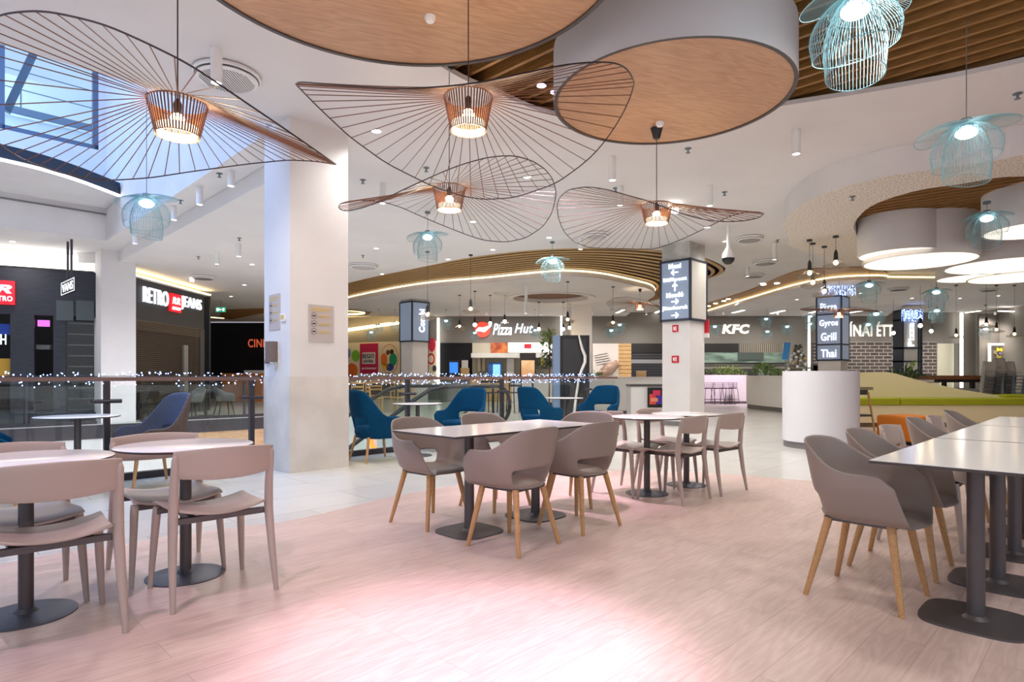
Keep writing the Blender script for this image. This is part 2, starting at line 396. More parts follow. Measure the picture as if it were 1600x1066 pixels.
SOFFO, SOFFI = sp2(soff_o, 5), sp2(soff_i, 5)
band_out = [(455, 470), (545, 442), (666, 416), (738, 402), (820, 392), (900, 388), (970, 388), (1035, 392), (1100, 403), (1132, 418), (1128, 428), (1105, 437), (1060, 455), (1035, 466), (985, 478.5)]
band_in = [(455, 487), (544, 463), (652, 442), (765, 431), (855, 422), (898, 421), (940, 425), (970, 431), (1000, 438), (1014, 442), (1022, 447), (1023, 453), (1015, 459), (998, 470), (972, 480)]
BO = [CE(*p, CEIL) for p in band_out]; BI = [CE(*p, CEIL) for p in band_in]
BO, BI = spline(BO, 6), spline(BI, 6)
BAND = [(p.x, p.y) for p in BO]+[(p.x, p.y) for p in BI[::-1]]
ATR = [tuple(PQ(p, q)[:2]) for p, q in ((-9, 7.15), (3.17, 7.15), (3.17, 15.9), (-9, 15.9))]
struct('ceiling', MB().prism(big, CEIL, CEIL+.05, [REC, SOFFI, BAND, ATR]), M['ceiling'], smooth=False)
LOWB = [tuple(PQ(3.64, 7.39)[:2]), (-10.4, 30.6), (-28, 30.6), (-28, 15), tuple(PQ(3.64, 17.2)[:2])]
struct('ceiling_low', MB().prism(LOWB, 3.87, CEIL-.002), M['ceiling'], smooth=False)
RING = CE(860, 466, 3.92)
inner = [(p.x, p.y) for p in BI] + [(8.0, 28.4), (-12, 28.4)]
mb = MB(); mb.prism([(p.x, p.y) for p in BI][:75]+[(5.3, 28.4), (-9.9, 28.4)], 3.92, CEIL-.004, [circ(RING, 1.35)])
struct('ceiling_inner', mb, M['ceiling'], smooth=False)
mb = MB(); mb.lathe([(1.36, 3.9), (1.36, 4.05)], 48, (RING.x, RING.y, 0), False); mb.lathe([(1.36, 3.9), (1.62, 3.885), (1.62, 3.915)], 48, (RING.x, RING.y, 0), False)
struct('trim_1', mb, M['white'])
struct('trim_2', MB().prism(circ(RING, 1.35), 4.06, 4.08), mat('umber board', (110, 74, 52), .7), smooth=False)

def grow(poly, d):
    out = []; n = len(poly); A = sum(poly[i][0]*poly[(i+1) % n][1]-poly[(i+1) % n][0]*poly[i][1] for i in range(n)); s = 1 if A > 0 else -1
    for i in range(n):
        t = (Vector(poly[(i+1) % n])-Vector(poly[i-1])); t = t.normalized() if t.length > 1e-6 else Vector((1, 0))
        out.append((poly[i][0]+t.y*d*s, poly[i][1]-t.x*d*s))
    return out
def slats(poly, ang, pitch, w, z0, z1):
    """parallel slats clipped to a closed outline"""
    mb = MB(); u = Vector((cos(ang), sin(ang))); n = Vector((-u.y, u.x))
    ds = [Vector(p).dot(n) for p in poly]; d = min(ds)+pitch/2
    while d < max(ds):
        hits = []
        for i in range(len(poly)):
            a, b = Vector(poly[i]), Vector(poly[(i+1) % len(poly)]); da, db = a.dot(n)-d, b.dot(n)-d
            if (da < 0) != (db < 0): hits.append((a+(b-a)*(da/(da-db))).dot(u))
        hits.sort()
        for a, b in zip(hits[::2], hits[1::2]):
            if b-a > .05:
                p, q = u*a+n*d, u*b+n*d; mb.beam((p.x, p.y, (z0+z1)/2), (q.x, q.y, (z0+z1)/2), w, z1-z0)
        d += pitch
    return mb
# open slat ceiling above the tables
o = thing('slat_ceiling', 'dark oak slat ceiling recessed above the seating area, behind the hanging drums', 'slat ceiling', (2.5, 2, CEIL))
wpart('slats', slats(grow(REC, .4), R(137), .2, .042, CEIL+.1, CEIL+.23), M['slat'], o, smooth=False)
wpart('backing_board', MB().prism(grow(REC, .5), CEIL+.06, CEIL+.55, bottom=False), M['slatback'], o, smooth=False)  # dark sides added to keep sky light out of the slat void
o = thing('slat_ceiling', 'oak slat ceiling inside the perforated oval, above the lit white drums', 'slat ceiling', (9, 11, 4.0))
wpart('slats', slats(SOFFI, R(140), .19, .05, 4.0, 4.1), M['slat'], o, smooth=False)
wpart('backing_board', MB().prism(grow(SOFFI, .3), CEIL+.06, 4.5, bottom=False), M['slatback'], o, smooth=False)  # closed at the sides as well, against sky light leaking in
# sweeping slat band
o = thing('slat_band', 'long curved oak slat band sweeping across the ceiling with a glowing cove edge', 'slat ceiling', (1, 17, CEIL))
mb = MB(); NS = 10
for k in range(NS):
    s = (k+.5)/NS
    pts = [a.lerp(b, s) for a, b in zip(BO, BI)]
    vs = []; fs = []
    for i, p in enumerate(pts):
        wv = (BI[i]-BO[i]); wv = wv.normalized()*min(.09, wv.length/NS*.24) if wv.length > .01 else Vector((0, 0, 0))
        vs += [p-wv+Vector((0, 0, .01)), p+wv+Vector((0, 0, .01)), p+wv+Vector((0, 0, .024)), p-wv+Vector((0, 0, .024))]
    for i in range(len(pts)-1):
        a, b = i*4, i*4+4
        for j in range(4): fs.append((a+j, a+(j+1) % 4, b+(j+1) % 4, b+j))
    mb.add(vs, fs)
wpart('slats', mb, M['batten'], o, smooth=False)
wpart('backing_board', MB().prism(grow(BAND, .3), CEIL+.06, CEIL+.3, bottom=False), M['slatback'], o, smooth=False)  # sides added here too, shutting out the sky above the ceiling
wpart('cove_strip', MB().tube([p+Vector((0, 0, -.04)) for p in BI[:70]], .018, 6), M['warmled'], o)
# second oak band with spots, right
b2o = [CE(*p, CEIL) for p in ((1103, 474), (1170, 453), (1240, 424), (1300, 418), (1361, 417), (1387, 425))]
b2i = [CE(*p, CEIL) for p in ((1103, 484), (1170, 463), (1240, 442), (1300, 430), (1361, 426.5), (1387, 427.5))]
b2o, b2i = spline(b2o, 5), spline(b2i, 5)
o = thing('oak_ceiling_band', 'narrow curved oak ceiling band with small spots behind the sign pillar', 'ceiling panel', (10, 21, CEIL-.03))
wpart('panel', MB().prism([(p.x, p.y) for p in b2o]+[(p.x, p.y) for p in b2i[::-1]], CEIL-.03, CEIL-.003), M['bandwood'], o, smooth=False)
wpart('cove_strip', MB().tube([p+Vector((0, 0, -.07)) for p in b2i], .017, 6), M['warmled'], o)
for (px, py) in ((1107, 477), (1118, 473), (1131, 469), (1138, 466), (1193, 443), (1214, 441)):
    c = CE(px, py, CEIL); wpart('spot', MB().lathe([(.08, CEIL-.05), (.08, CEIL-.03)], 14, (c.x, c.y, 0)), M['lens'], o)
slabp = [(p.x, p.y) for p in b2i]+[tuple(CE(1470, 428, CEIL)[:2]), (17.5, 28.4), (9.2, 28.4)]
struct('ceiling_back', MB().prism(slabp, 3.93, CEIL-.004), M['ceiling'], smooth=False)
p0, p1 = CE(1387, 427.5, CEIL), CE(1470, 428, CEIL)
o = obj('cove_light', MB().tube([p0+Vector((0, 0, -.1)), p1+Vector((0, 0, -.1))], .017, 6), M['warmled']); tag(o, 'thin warm cove light line under the lit drums at the end of the oak band', 'light strip')
for k, (x0, y0, x1, y1) in enumerate(((318, 495, 349, 497.5), (356, 497, 389, 490), (374, 485, 401, 487))):
    o = obj('light_slot', MB().beam(CE(x0, y0, 3.865), CE(x1, y1, 3.865), .16, .02), M['warmled']); tag(o, ('light line over the dark cinema front, next to the shutter shop', 'slanting light line on the oak panel over the cinema front', 'short upper light line on the oak panel over the cinema front')[k], 'light strip', 'light lines over the cinema front')
o = obj('oak_ceiling_patch', MB().prism([tuple(CE(*p, 3.86)[:2]) for p in ((343, 484), (412, 482), (412, 489), (362, 499), (345, 496))], 3.85, 3.868), M['bandwood'], smooth=False); tag(o, 'oak ceiling panel with light lines over the dark cinema front', 'ceiling panel')
c = CE(541, 487.5, 3.91); o = thing('ring_light', 'oval wooden ceiling ring with a light line beside the big pillar', 'ceiling ring', c)
obj('ring', MB().lathe([(1.02, -.05), (1.02, 0), (.8, 0), (.8, -.05)], 40, caps=False), M['bandwood'], o); obj('light_line', MB().tube([(.78*cos(2*pi*i/40), .78*sin(2*pi*i/40), -.03) for i in range(40)], .025, 5, True), M['warmled'], o)
# perforated soffit
struct('ceiling_perforated', MB().prism(SOFFO, SOFF, CEIL-.002, [SOFFI], m_side=1), [M['perf'], M['white']], angle=30)

# ---------------------------------------------------------------- hanging discs and drums
def drum(name, label, cx, cy, r, z0, z1, side, under, lit=False):
    o = thing(name, label, 'ceiling drum', (cx, cy, z0))
    obj('side', MB().lathe([(r, 0), (r, z1-z0)], 72, caps=False), side, o)
    obj('underside', MB().lathe([(r-.03 if lit else r-.012, .012), (0, .012)], 72, caps=False) if not lit else MB().lathe([(r-.035, .004), (1e-5, .004)], 72, caps=False), under, o, smooth=False)
    obj('rim', MB().lathe([(r-.035, .03), (r-.035, 0), (r, 0)], 72, caps=False), side if lit else M['edge'], o)
    return o
d1 = CE(1048, 156, 3.7)
big_disc = drum('wood_ceiling_disc', 'largest flat oak veneer disc under the ceiling above the left pendants', -.72, 3.75, 1.48, 3.78, 4.2, M['drumside'], M['drumwood'])
wood_drum = drum('wood_ceiling_drum', 'grey sided hanging drum with oak underside beside the slats', d1.x, d1.y+.02, 1.09, 3.7, 4.2, M['drumside'], M['drumwood'])
for (px, py, wpx, z, lab) in ((1405, 398.5, 115, 3.32, 'tall white drum with lit underside at the left of the oval recess'), (1436, 409.5, 155, 3.24, 'broad lit drum tucked just behind the tall left drum'), (1572, 416, 162, 3.24, 'widest lit drum in the middle of the oval recess'), (1517, 435.5, 92, 3.24, 'small far lit drum low at the back of the oval'), (1590, 434.5, 130, 3.22, 'far lit drum at the back beside the small one'), (1622, 360, 142, 3.38, 'nearest lit drum at the right edge of the oval recess')):
    c = CE(px, py, z); drum('light_drum', lab, c.x, c.y, wpx/2*c.y/F, z, 3.99, M['white'], M['drumlight'], True)
for (px, py, par, lab) in ((672, 28, big_disc, 0), (1031, 193, wood_drum, 0)):
    z = par.location.z; c = CE(px, py, z)
    wpart('smoke_detector', MB().lathe([(.028, z-.03), (.042, z-.008), (.042, z+.012)], 20, (c.x, c.y, 0)), M['plainwhite'], par)

# ---------------------------------------------------------------- columns
def column(p, q, s, t, z0=0, z1=CEIL, m='white', dado=True):
    mb = MB(); mb.box((p, q, z0), (p+s, q+t, z1), RZ)
    o = struct('column', mb, M[m], smooth=False); return o
column(3.142, 6.757, .746, .706)
o = struct('column_dado', MB().box((3.136, 6.751, 0), (3.894, 7.469, 1.115), RZ), M['concrete'], smooth=False)
column(12.31, 6.74, .67, .69); column(12.305, 6.735, .68, .70, 3.72, CEIL, 'rawconc')
struct('baseboard_column', MB().box((12.29, 6.72, 0), (13.0, 7.45, .1), RZ), M['skirt'], smooth=False)
column(3.28, 16.97, .72, .71, -5)
column(21.2, 6.32, .69, .69)
column(13.0, 18.1, .7, .7); column(12.99, 18.09, .72, .72, 3.84, CEIL, 'rawconc')
struct('column', MB().box(*frect(893, 475, 925, 620, 24, .8)), M['white'], smooth=False)

# ---------------------------------------------------------------- atrium well
struct('wall_atrium_right', MB().box((3.17, 7.47, CEIL+.01), (3.45, 16.2, 9.6), RZ), M['white'], smooth=False)
mb = MB(); mb.box((-9, 15.9, CEIL+.01), (3.17, 16.2, 6.1), RZ); mb.box((3.03, 15.9, 6.1), (3.17, 16.2, 9.6), RZ); mb.box((-9, 15.9, 9.0), (3.03, 16.2, 9.6), RZ)
struct('wall_atrium_back', mb, M['white'], smooth=False)
struct('wall_atrium_front', MB().box((-9, 6.95, CEIL+.3), (3.17, 7.15, 9.6), RZ), M['white'], smooth=False)
struct('trim_3', MB().box((-9, 15.86, 4.69), (3.17, 15.9, 4.72), RZ), M['skirt'], smooth=False)
o = thing('window_1', 'large upper atrium window with a slanted strut behind grey frame', 'window', PQ(1.4, 15.9, 6.1)); o['kind'] = 'structure'
mb = MB()
for p0, p1, z0, z1 in ((2.93, 3.03, 6.1, 9), (-4, 3.03, 6.1, 6.2), (1.36, 1.44, 6.1, 9), (-1, -.92, 6.1, 9), (-4, 3.03, 8.9, 9)): mb.box((p0, 15.92, z0), (p1, 16.04, z1), RZ)
mb.beam(PQ(1.5, 16.3, 6.6), PQ(2.05, 16.3, 8.3), .14, .14)
wpart('window_frame', mb, mat('window grey', (92, 106, 128), .5), o, smooth=False)
wpart('window_pane', MB().box((-4, 15.97, 6.15), (3.0, 15.985, 8.95), RZ), M['glass'], o, smooth=False)
mb = MB(); mb.box((-9, 21, 4), (9, 21.4, 9.2), RZ); mb.box((-9, 19, 4), (9, 19.3, 7.45), RZ)
struct('outside_parapet', mb, mat('outside white wall', (226, 236, 244), .7), smooth=False)
mb = MB(); mb.box((-9, 18.9, 7.5), (9, 19.0, 7.66), RZ)
for z in (8.1, 8.55): mb.box((-9, 18.94, z), (9, 18.96, z+.02), RZ)
for p in range(-8, 9, 2): mb.box((p, 18.94, 7.6), (p+.03, 18.96, 8.57), RZ)
struct('outside_railing', mb, mat('outside rail grey', (110, 130, 160), .5), smooth=False)
# curved balcony edge
bal = sp2([(-3, 13.6), (-1, 13.5), (.4, 13.52), (1.16, 13.6), (1.75, 13.72), (2.4, 14.05), (3.16, 14.62)], 6, False)
poly = [tuple(PQ(p, q)[:2]) for p, q in bal]+[tuple(PQ(3.16, 15.89)[:2]), tuple(PQ(-3, 15.89)[:2])]
o = thing('balcony_edge', 'curved upper balcony edge with dark fascia and a white light line', 'balcony', (poly[0][0], poly[0][1], 4.82))
wpart('slab', MB().prism(poly, 4.83, 5.05), M['white'], o, smooth=False)
mb = MB(); pts = [Vector((a, b, 0)) for a, b in poly[:-2]]
mb.grid(lambda u, v: tuple(pts[round(u*(len(pts)-1))]+Vector((.012, -.012, 4.86+v*.25))), len(pts)-1, 1)
wpart('fascia', mb, mat('dark fascia', (40, 48, 62), .6), o)
wpart('light_strip', MB().tube([p+Vector((.015, -.015, 4.84)) for p in pts], .028, 6), M['led'], o)
# far slab edge of the opening
mb = MB(); mb.box((-9, 16.88, -.34), (9, 16.9, -.02), RZ); struct('trim_4', mb, M['post'], smooth=False)
struct('wall_slab_white', MB().box((-9, 16.9, -1.6), (5.3, 17.1, -.2), RZ), M['white'], smooth=False)
struct('wall_slab_oak', MB().box((5.3, 16.9, -1.6), (9.2, 17.1, -.2), RZ), M['fasciawood'], smooth=False)
struct('wall_slab_side', MB().box((9.0, 9.9, -1.6), (9.2, 16.9, -.02), RZ), M['white'], smooth=False)
struct('wall_below', MB().box((-9, 19, -5), (12, 19.3, -1.6), RZ), M['white'], smooth=False)
for k, p in enumerate((-1.2, 1.55)):
    o = obj('wall_light', MB().beam(PQ(p, 16.86, -.45), PQ(p+.5, 16.86, -1.1), .05, .05), M['led']); tag(o, ('slanted white light tube on the slab edge behind the round table', 'slanted white light tube on the slab edge behind the slate armchair')[k], 'light strip')

# ---------------------------------------------------------------- walls
struct('wall_back', MB().box((PX(686, 28.5), 28.6, 0), (22, 28.9, CEIL)), M['shopgrey'], smooth=False)
a, b = Vector((PX(686, 28.5), 28.6)), Vector((-13.2, 33.5))
def wall2(name, a, b, z0, z1, m, t=.2):
    d = (b-a).normalized(); n = Vector((-d.y, d.x))*t; n = n if n.y > 0 else -n
    return struct(name, MB().prism([(a.x, a.y), (b.x, b.y), (b.x+n.x, b.y+n.y), (a.x+n.x, a.y+n.y)], z0, z1), m, smooth=False)
wall2('wall_posters', a, b, 0, CEIL, M['shopgrey'])
struct('wall_cinema', MB().box((-30, 31, 0), (-11.2, 31.2, 3.84)), M['void'], smooth=False)
struct('wall_left', MB().box((-30, 14, 0), (-29.7, 31, CEIL)), M['white'], smooth=False)
struct('wall_right', MB().box((21.8, -4, 0), (22, 28.6, CEIL)), M['shopgrey'], smooth=False)
# ---------------------------------------------------------------- chairs
def shell_mesh(wid, dep, z0, seat, back, arm, thick, hole, front=.2, mats=None):
    """moulded armchair shell: back and arms in one wrap with a hand hole over the seat"""
    mb = MB(); NU, NV = 44, 12
    def path(tau):
        k = abs(tau); s = 1 if tau >= 0 else -1
        if k < .6:
            a = k/.6*pi/2; return s*sin(a)**.82, -cos(a)**.82, 0
        k = (k-.6)/.4; return s*(1-.06*k*k), 0, k
    def sm(x): x = max(0, min(1, x)); return x*x*(3-2*x)
    def rim(tau):
        k = abs(tau)
        h = back-(back-arm)*sm((k-.2)/.42)-.012*(k/.2)**2*(k < .2)-.012*(k >= .2)*(1-sm((k-.2)/.42))
        return h-(.05*sm((k-.86)/.14))
    def wall(u, v):
        tau = u*2-1; x, y, k = path(tau); z = z0+v*(rim(tau)-z0); t = (z-z0)/(back-z0)
        a = wid/2*(.70+.30*min(1, t*2.2)**.7); b = dep*.5*(.74+.36*t)
        yy = y*b if k == 0 else k*(front+.05*(1-min(1, t*2)))
        if v == 0: a *= .84; b *= .86
        elif v < .1: a *= .97; b *= .98
        return (x*a, yy, z)
    mb.grid(wall, NU, NV, lambda u, v: abs(u*2-1) < hole[0] and hole[1] < v < hole[2])
    # seat pan closes the bottom of the wrap
    rimpts = [wall(i/NU, 0) for i in range(NU+1)]
    fr = [(rimpts[-1][0]*(1-2*i/12), rimpts[-1][1]+.03*sin(pi*i/12), z0) for i in range(1, 12)]
    loop = [Vector(p) for p in rimpts+fr]; n = len(loop); c = sum(loop, Vector())/n
    vs = []; fs = []
    for f, dz in ((1, 0), (.86, (seat-z0)*.75), (.5, (seat-z0)*.95), (.15, (seat-z0)*.85)):
        for p in loop: q = c+(p-c)*f; vs.append((q.x, q.y, z0+dz))
    vs.append((c.x, c.y, z0+(seat-z0)*.85))
    for r in range(3):
        for i in range(n): fs.append((r*n+i, r*n+(i+1) % n, (r+1)*n+(i+1) % n, (r+1)*n+i))
    for i in range(n): fs.append((3*n+i, 3*n+(i+1) % n, 4*n))
    mb.add(vs, fs)
    me = mb.mesh('shell', M['taupe'] if mats is None else mats); o = link('shell', me)
    w = o.modifiers.new('weld', 'WELD'); w.merge_threshold = .002
    s = o.modifiers.new('solid', 'SOLIDIFY'); s.thickness = thick; s.offset = 0
    d = o.modifiers.new('sub', 'SUBSURF'); d.levels = 1; d.render_levels = 1
    bake(o); me = o.data; me.polygons.foreach_set('use_smooth', [True]*len(me.polygons))
    COL.objects.unlink(o); bpy.data.objects.remove(o); return me
SHELL = shell_mesh(.57, .5, .405, .445, .80, .655, .011, (.30, .08, .34))
def leg_mb(x0, y0, z0, x1, y1, r0, r1, n=10):
    return MB().tube([(x1, y1, 0), (x1, y1, .004), (x1+(x0-x1)*.5, y1+(y0-y1)*.5, z0*.5), (x0, y0, z0)], [r1*.9, r1, (r0+r1)*.52, r0], n)
def armchair(label, loc, rz, group, m_shell='taupe', m_leg='chairleg'):
    t = thing('shell_armchair', label, 'chair', loc, rz, group)
    me = SHELL.copy(); me.materials.clear(); me.materials.append(M[m_shell]); link('shell', me, t)
    obj('seat_support', MB().prism([(-.15, -.15), (.15, -.15), (.15, .17), (-.15, .17)], .388, .408), M['darkmetal'], t, smooth=False)
    for sx_, sy in ((-1, 1), (1, 1), (-1, -1), (1, -1)):
        obj('leg', leg_mb(.14*sx_, .14*sy+.01, .40, .215*sx_, .215*sy, .021, .013), M[m_leg], t)
    return t
def face(v): return atan2(v[1], v[0])-pi/2
AX, BX = (1, 1), (-1, 1); NA, NB = (-1, -1), (1, -1)
TC = Vector((-.06, 4.62, 0)); a_ = Vector((S2, S2, 0)); b_ = Vector((-S2, S2, 0))
GA = 'taupe shell armchairs at the long white table'
arm0 = armchair('taupe shell armchair at the near left of the long white table, its oak legs nearest', TC+a_*-.37+b_*-.47, face(BX)+.10, GA)
dup(arm0, TC+a_*.35+b_*-.45, face(BX)-.03, 'taupe shell armchair at the near right of the long white table')
dup(arm0, TC+a_*-.37+b_*.43, face(NB)+.06, 'taupe shell armchair facing us at the far left corner of the long white table')
dup(arm0, TC+a_*.38+b_*.5, face(NB), 'taupe shell armchair half hidden behind the middle of the long white table')
dup(arm0, TC+a_*1.02+b_*.08, face(NA)+.2, 'taupe shell armchair at the far right end of the long white table')

# ---------------------------------------------------------------- tables
def rect_table(label, loc, rz, L=1.4, Wd=.69, group=None):
    t = thing('dining_table', label, 'table', loc, rz, group)
    mb = MB(); mb.cur = 1; mb.box((-L/2, -Wd/2, .722), (L/2, Wd/2, .7345)); mb.cur = 0; mb.box((-L/2+.001, -Wd/2+.001, .7345), (L/2-.001, Wd/2-.001, .7365))
    obj('tabletop', mb, [M['tabletop'], M['edge']], t, smooth=False)
    for s in (-1, 1):
        x = s*.35
        sq = [(x+.21*math.copysign(abs(cos(i*pi/20))**.55, cos(i*pi/20)), .21*math.copysign(abs(sin(i*pi/20))**.55, sin(i*pi/20))) for i in range(40)]
        obj('table_base', MB().prism(sq, .002, .014), M['darkmetal'], t, angle=30)
        obj('pedestal', MB().lathe([(.055, .012), (.036, .03), (.034, .7), (.034, .714)], 20, (x, 0, 0)), M['darkmetal'], t)
        obj('top_bracket', MB().box((x-.16, -.16, .712), (x+.16, .16, .722)), M['darkmetal'], t, smooth=False)
    return t
rect_table('long white rectangular table with dark edge in the middle, ringed by taupe armchairs', TC, pi/4, 1.54)
RC = [Vector((2.37, 3.03, 0))+a_*1.44*k for k in range(3)]
for k, lab in enumerate(('nearest long white table at the right edge, cut by the frame', 'second long white table of the right row, behind the nearest', 'farthest long white table of the right row, before the lime bench')):
    if k == 0: rt0 = rect_table(lab, RC[k], pi/4, group='long white tables in the right row')
    else: dup(rt0, RC[k], pi/4, lab)
def round_table(label, loc, group=None, r=.35, rb=.2, name='round_table'):
    t = thing(name, label, 'table', loc, 0, group)
    mb = MB(); mb.cur = 1; mb.lathe([(r-.01, .722), (r, .728), (r, .734)], 56, caps=True); mb.cur = 0; mb.lathe([(r-.001, .7345), (r-.004, .7365)], 56)
    obj('tabletop', mb, [M['tabletop'], M['edge']], t, angle=50)
    obj('table_base', MB().lathe([(rb, .002), (rb, .009), (rb*.9, .014), (.05, .022), (.033, .04)], 48), M['basemetal'], t)
    obj('pedestal', MB().lathe([(.03, .03), (.03, .715)], 18), M['darkmetal'], t)
    obj('top_bracket', MB().lathe([(.14, .712), (.14, .722)], 20), M['darkmetal'], t)
    return t
GRT = 'round white cafe tables'
TA, TB = Vector((-2.27, 2.84, 0)), Vector((-1.83, 3.41, 0)); M1, M2 = Vector((1.285, 5.79, 0)), Vector((1.79, 6.24, 0))
rd0 = round_table('round white table at the left edge, cut by the frame', TA, GRT)
dup(rd0, TB, 0, 'round white table at front left, second from the left edge', GRT)
dup(rd0, M1, 0, 'near round white table right of the long table', GRT)
dup(rd0, M2, 0, 'far round white table behind its twin right of the long table', GRT)
LT = [Vector((-4.18, 5.85, 0)), Vector((-1.33, 8.57, 0)), Vector((.92, 10.8, 0))]
for k, lab in enumerate(('round white table by the glass railing at far left', 'round white table between two blue armchairs by the railing', 'round white table by the railing left of the crooked white line')):
    dup(rd0, LT[k], 0, lab, 'round tables along the railing')

# ---------------------------------------------------------------- lacquered ash side chair
def make_side_chair(label, loc, rz, group):
    t = thing('side_chair', label, 'chair', loc, rz, group)
    def seat(u, v):
        x = (u-.5)*.45; y = (v-.5)*.43; w = 1-.10*(1-v); return (x*w, y, .445+.034*(x/.225)**2-.012*cos((v-.5)*pi)-(.02*max(0, (v-.8)/.2)**2))
    mb = MB(); mb.grid(seat, 14, 10); o = obj('seat', mb, M['taupewood'], t)
    s = o.modifiers.new('solid', 'SOLIDIFY'); s.thickness = .013; s.offset = -1
    bv = o.modifiers.new('bevel', 'BEVEL'); bv.width = .004; bv.segments = 2; bake(o); o.data.polygons.foreach_set('use_smooth', [True]*len(o.data.polygons))
    mb = MB()
    for y in (-.17, .165): mb.beam((-.215, y, .415), (.215, y, .415), .03, .028)
    for x in (-.13, .13): mb.beam((x, -.17, .418), (x, .165, .418), .03, .022)
    obj('seat_frame', mb, M['darkmetal'], t, smooth=False)
    for s_ in (-1, 1):
        obj('leg', MB().tube([(.235*s_, .215, 0), (.234*s_, .213, .004), (.222*s_, .195, .22), (.212*s_, .178, .40), (.21*s_, .175, .435)], [.011, .012, .018, .021, .019], 12), M['taupewood'], t)
        obj('leg', MB().tube([(.245*s_, -.255, 0), (.244*s_, -.253, .004), (.236*s_, -.215, .22), (.228*s_, -.19, .43), (.226*s_, -.2, .58), (.226*s_, -.225, .72), (.226*s_, -.23, .738), (.226*s_, -.232, .745)], [.011, .012, .019, .023, .021, .017, .012, .003], 12), M['taupewood'], t)
    def band(u, v):
        a = (u-.5)*2; x = a*.232; top = .775-.012*a*a; bot = .615+.018*a*a; z = bot+(top-bot)*v
        return (x, -.195-.062*(1-a*a)-.05*(z-.6)/.17*.5, z)
    mb = MB(); mb.grid(band, 18, 5); o = obj('backrest', mb, M['taupewood'], t)
    s = o.modifiers.new('solid', 'SOLIDIFY'); s.thickness = .013; s.offset = 1
    bv = o.modifiers.new('bevel', 'BEVEL'); bv.width = .004; bv.segments = 2; bake(o); o.data.polygons.foreach_set('use_smooth', [True]*len(o.data.polygons))
    return t
GS = 'taupe ash side chairs at the round tables'
sc0 = make_side_chair('taupe ash side chair nearest us at the left edge, back turned', (-2.03, 2.66, 0), face(BX)-.03, GS)
for loc, rz, lab in (
    ((-2.42, 2.98, 0), face(NB)+.05, 'taupe ash side chair facing us behind the leftmost round table'),
    ((-1.985, 3.51, 0), face(NB), 'taupe ash side chair facing us behind the front left round table'),
    ((-1.585, 3.2, 0), face(BX)-.03, 'taupe ash side chair with curved backrest towards us at front left round table'),
    ((1.46, 5.55, 0), face(BX), 'taupe ash side chair, back turned, at the near middle round table'),
    ((1.95, 5.98, 0), face(BX)-.05, 'taupe ash side chair, back turned, right of the far middle round table'),
    ((1.12, 5.86, 0), face(NB), 'taupe ash side chair facing us at the near middle round table'),
    ((1.62, 6.34, 0), face(NB), 'taupe ash side chair facing us behind the far middle round table')):
    dup(sc0, loc, rz, lab)
GR = 'chairs along the right row of tables'
def at_right(k, s): return RC[k]+a_*s+b_*.435+Vector((-.02, 0, 0))
dup(arm0, at_right(0, -.33), face(NB)-.04, 'nearest taupe shell armchair at the right, oak legs fully in view', GR)
dup(arm0, at_right(0, .35), face(NB), 'second taupe shell armchair at the right, directly behind the nearest', GR)
dup(sc0, at_right(1, -.30), face(NB), 'first taupe ash side chair along the right row, pushed under the second table', GR)
dup(arm0, at_right(1, .38), face(NB), 'taupe shell armchair at the far end of the second right table', GR)
dup(sc0, at_right(2, -.28), face(NB), 'taupe ash side chair at the near end of the farthest right table', GR)
dup(arm0, at_right(2, .36), face(NB), 'farthest taupe shell armchair in the right row, before the lime bench', GR)

# ---------------------------------------------------------------- upholstered lounge chairs by the railing
LSHELL = shell_mesh(.72, .62, .31, .40, .95, .60, .04, (.27, .2, .42), .22)
def lounge(label, loc, rz, m_out='blue', m_seat='blue', group='blue felt lounge chairs by the railing', m_in=None):
    t = thing('lounge_chair', label, 'armchair', loc, rz, group)
    me = LSHELL.copy(); me.materials.clear(); me.materials.append(M[m_out]); 
    if m_in:
        me.materials.append(M[m_in])
        for p in me.polygons:
            c = p.center; n = p.normal
            if n.dot(Vector((-c.x, -.05-c.y, .12))) > 0: p.material_index = 1
    link('shell', me, t)
    sq = [(.25*math.copysign(abs(cos(i*pi/20))**.6, cos(i*pi/20)), .0+.25*math.copysign(abs(sin(i*pi/20))**.6, sin(i*pi/20))) for i in range(40)]
    mb = MB(); vs = []; n = 40
    for f, z in ((.94, .36), (1, .38), (1, .43), (.94, .455), (.5, .465), (.05, .466)): vs += [(x*f, y*f+.0, z) for x, y in sq]
    mb.add(vs, [(r*n+i, r*n+(i+1) % n, (r+1)*n+(i+1) % n, (r+1)*n+i) for r in range(5) for i in range(n)]+[tuple(range(n))[::-1], tuple(range(5*n, 6*n))])
    obj('seat_cushion', mb, M[m_seat], t, angle=70)
    for sx_, sy in ((-1, 1), (1, 1), (-1, -1), (1, -1)):
        obj('leg', leg_mb(.2*sx_, .2*sy, .33, .26*sx_, .26*sy, .02, .013), M['chairleg'], t)
    return t
P1 = Vector((-1.81, 8.1, 0))
lc0 = lounge('blue lounge chair half behind the big white pillar, seen from behind', P1, face(AX)-.12)
for loc, rz, lab in (((-.77, 9.14, 0), face(NA)+.1, 'blue lounge chair facing left across the small railing table'), ((.47, 10.35, 0), face(AX)-.1, 'blue lounge chair seen from behind before the escalator end'), ((1.66, 11.55, 0), face(NA)+.1, 'blue lounge chair nearest the white counter at the railing end'), ((-4.66, 5.3, 0), face(AX)-.1, 'blue lounge chair at the far left edge, only its arm in view')):
    dup(lc0, loc, rz, lab)
lounge('slate and brown lounge chair facing left by the glass railing', (-3.72, 6.26, 0), face(NA)+.12, 'brownfelt', 'bluegrey', None, 'bluegrey')

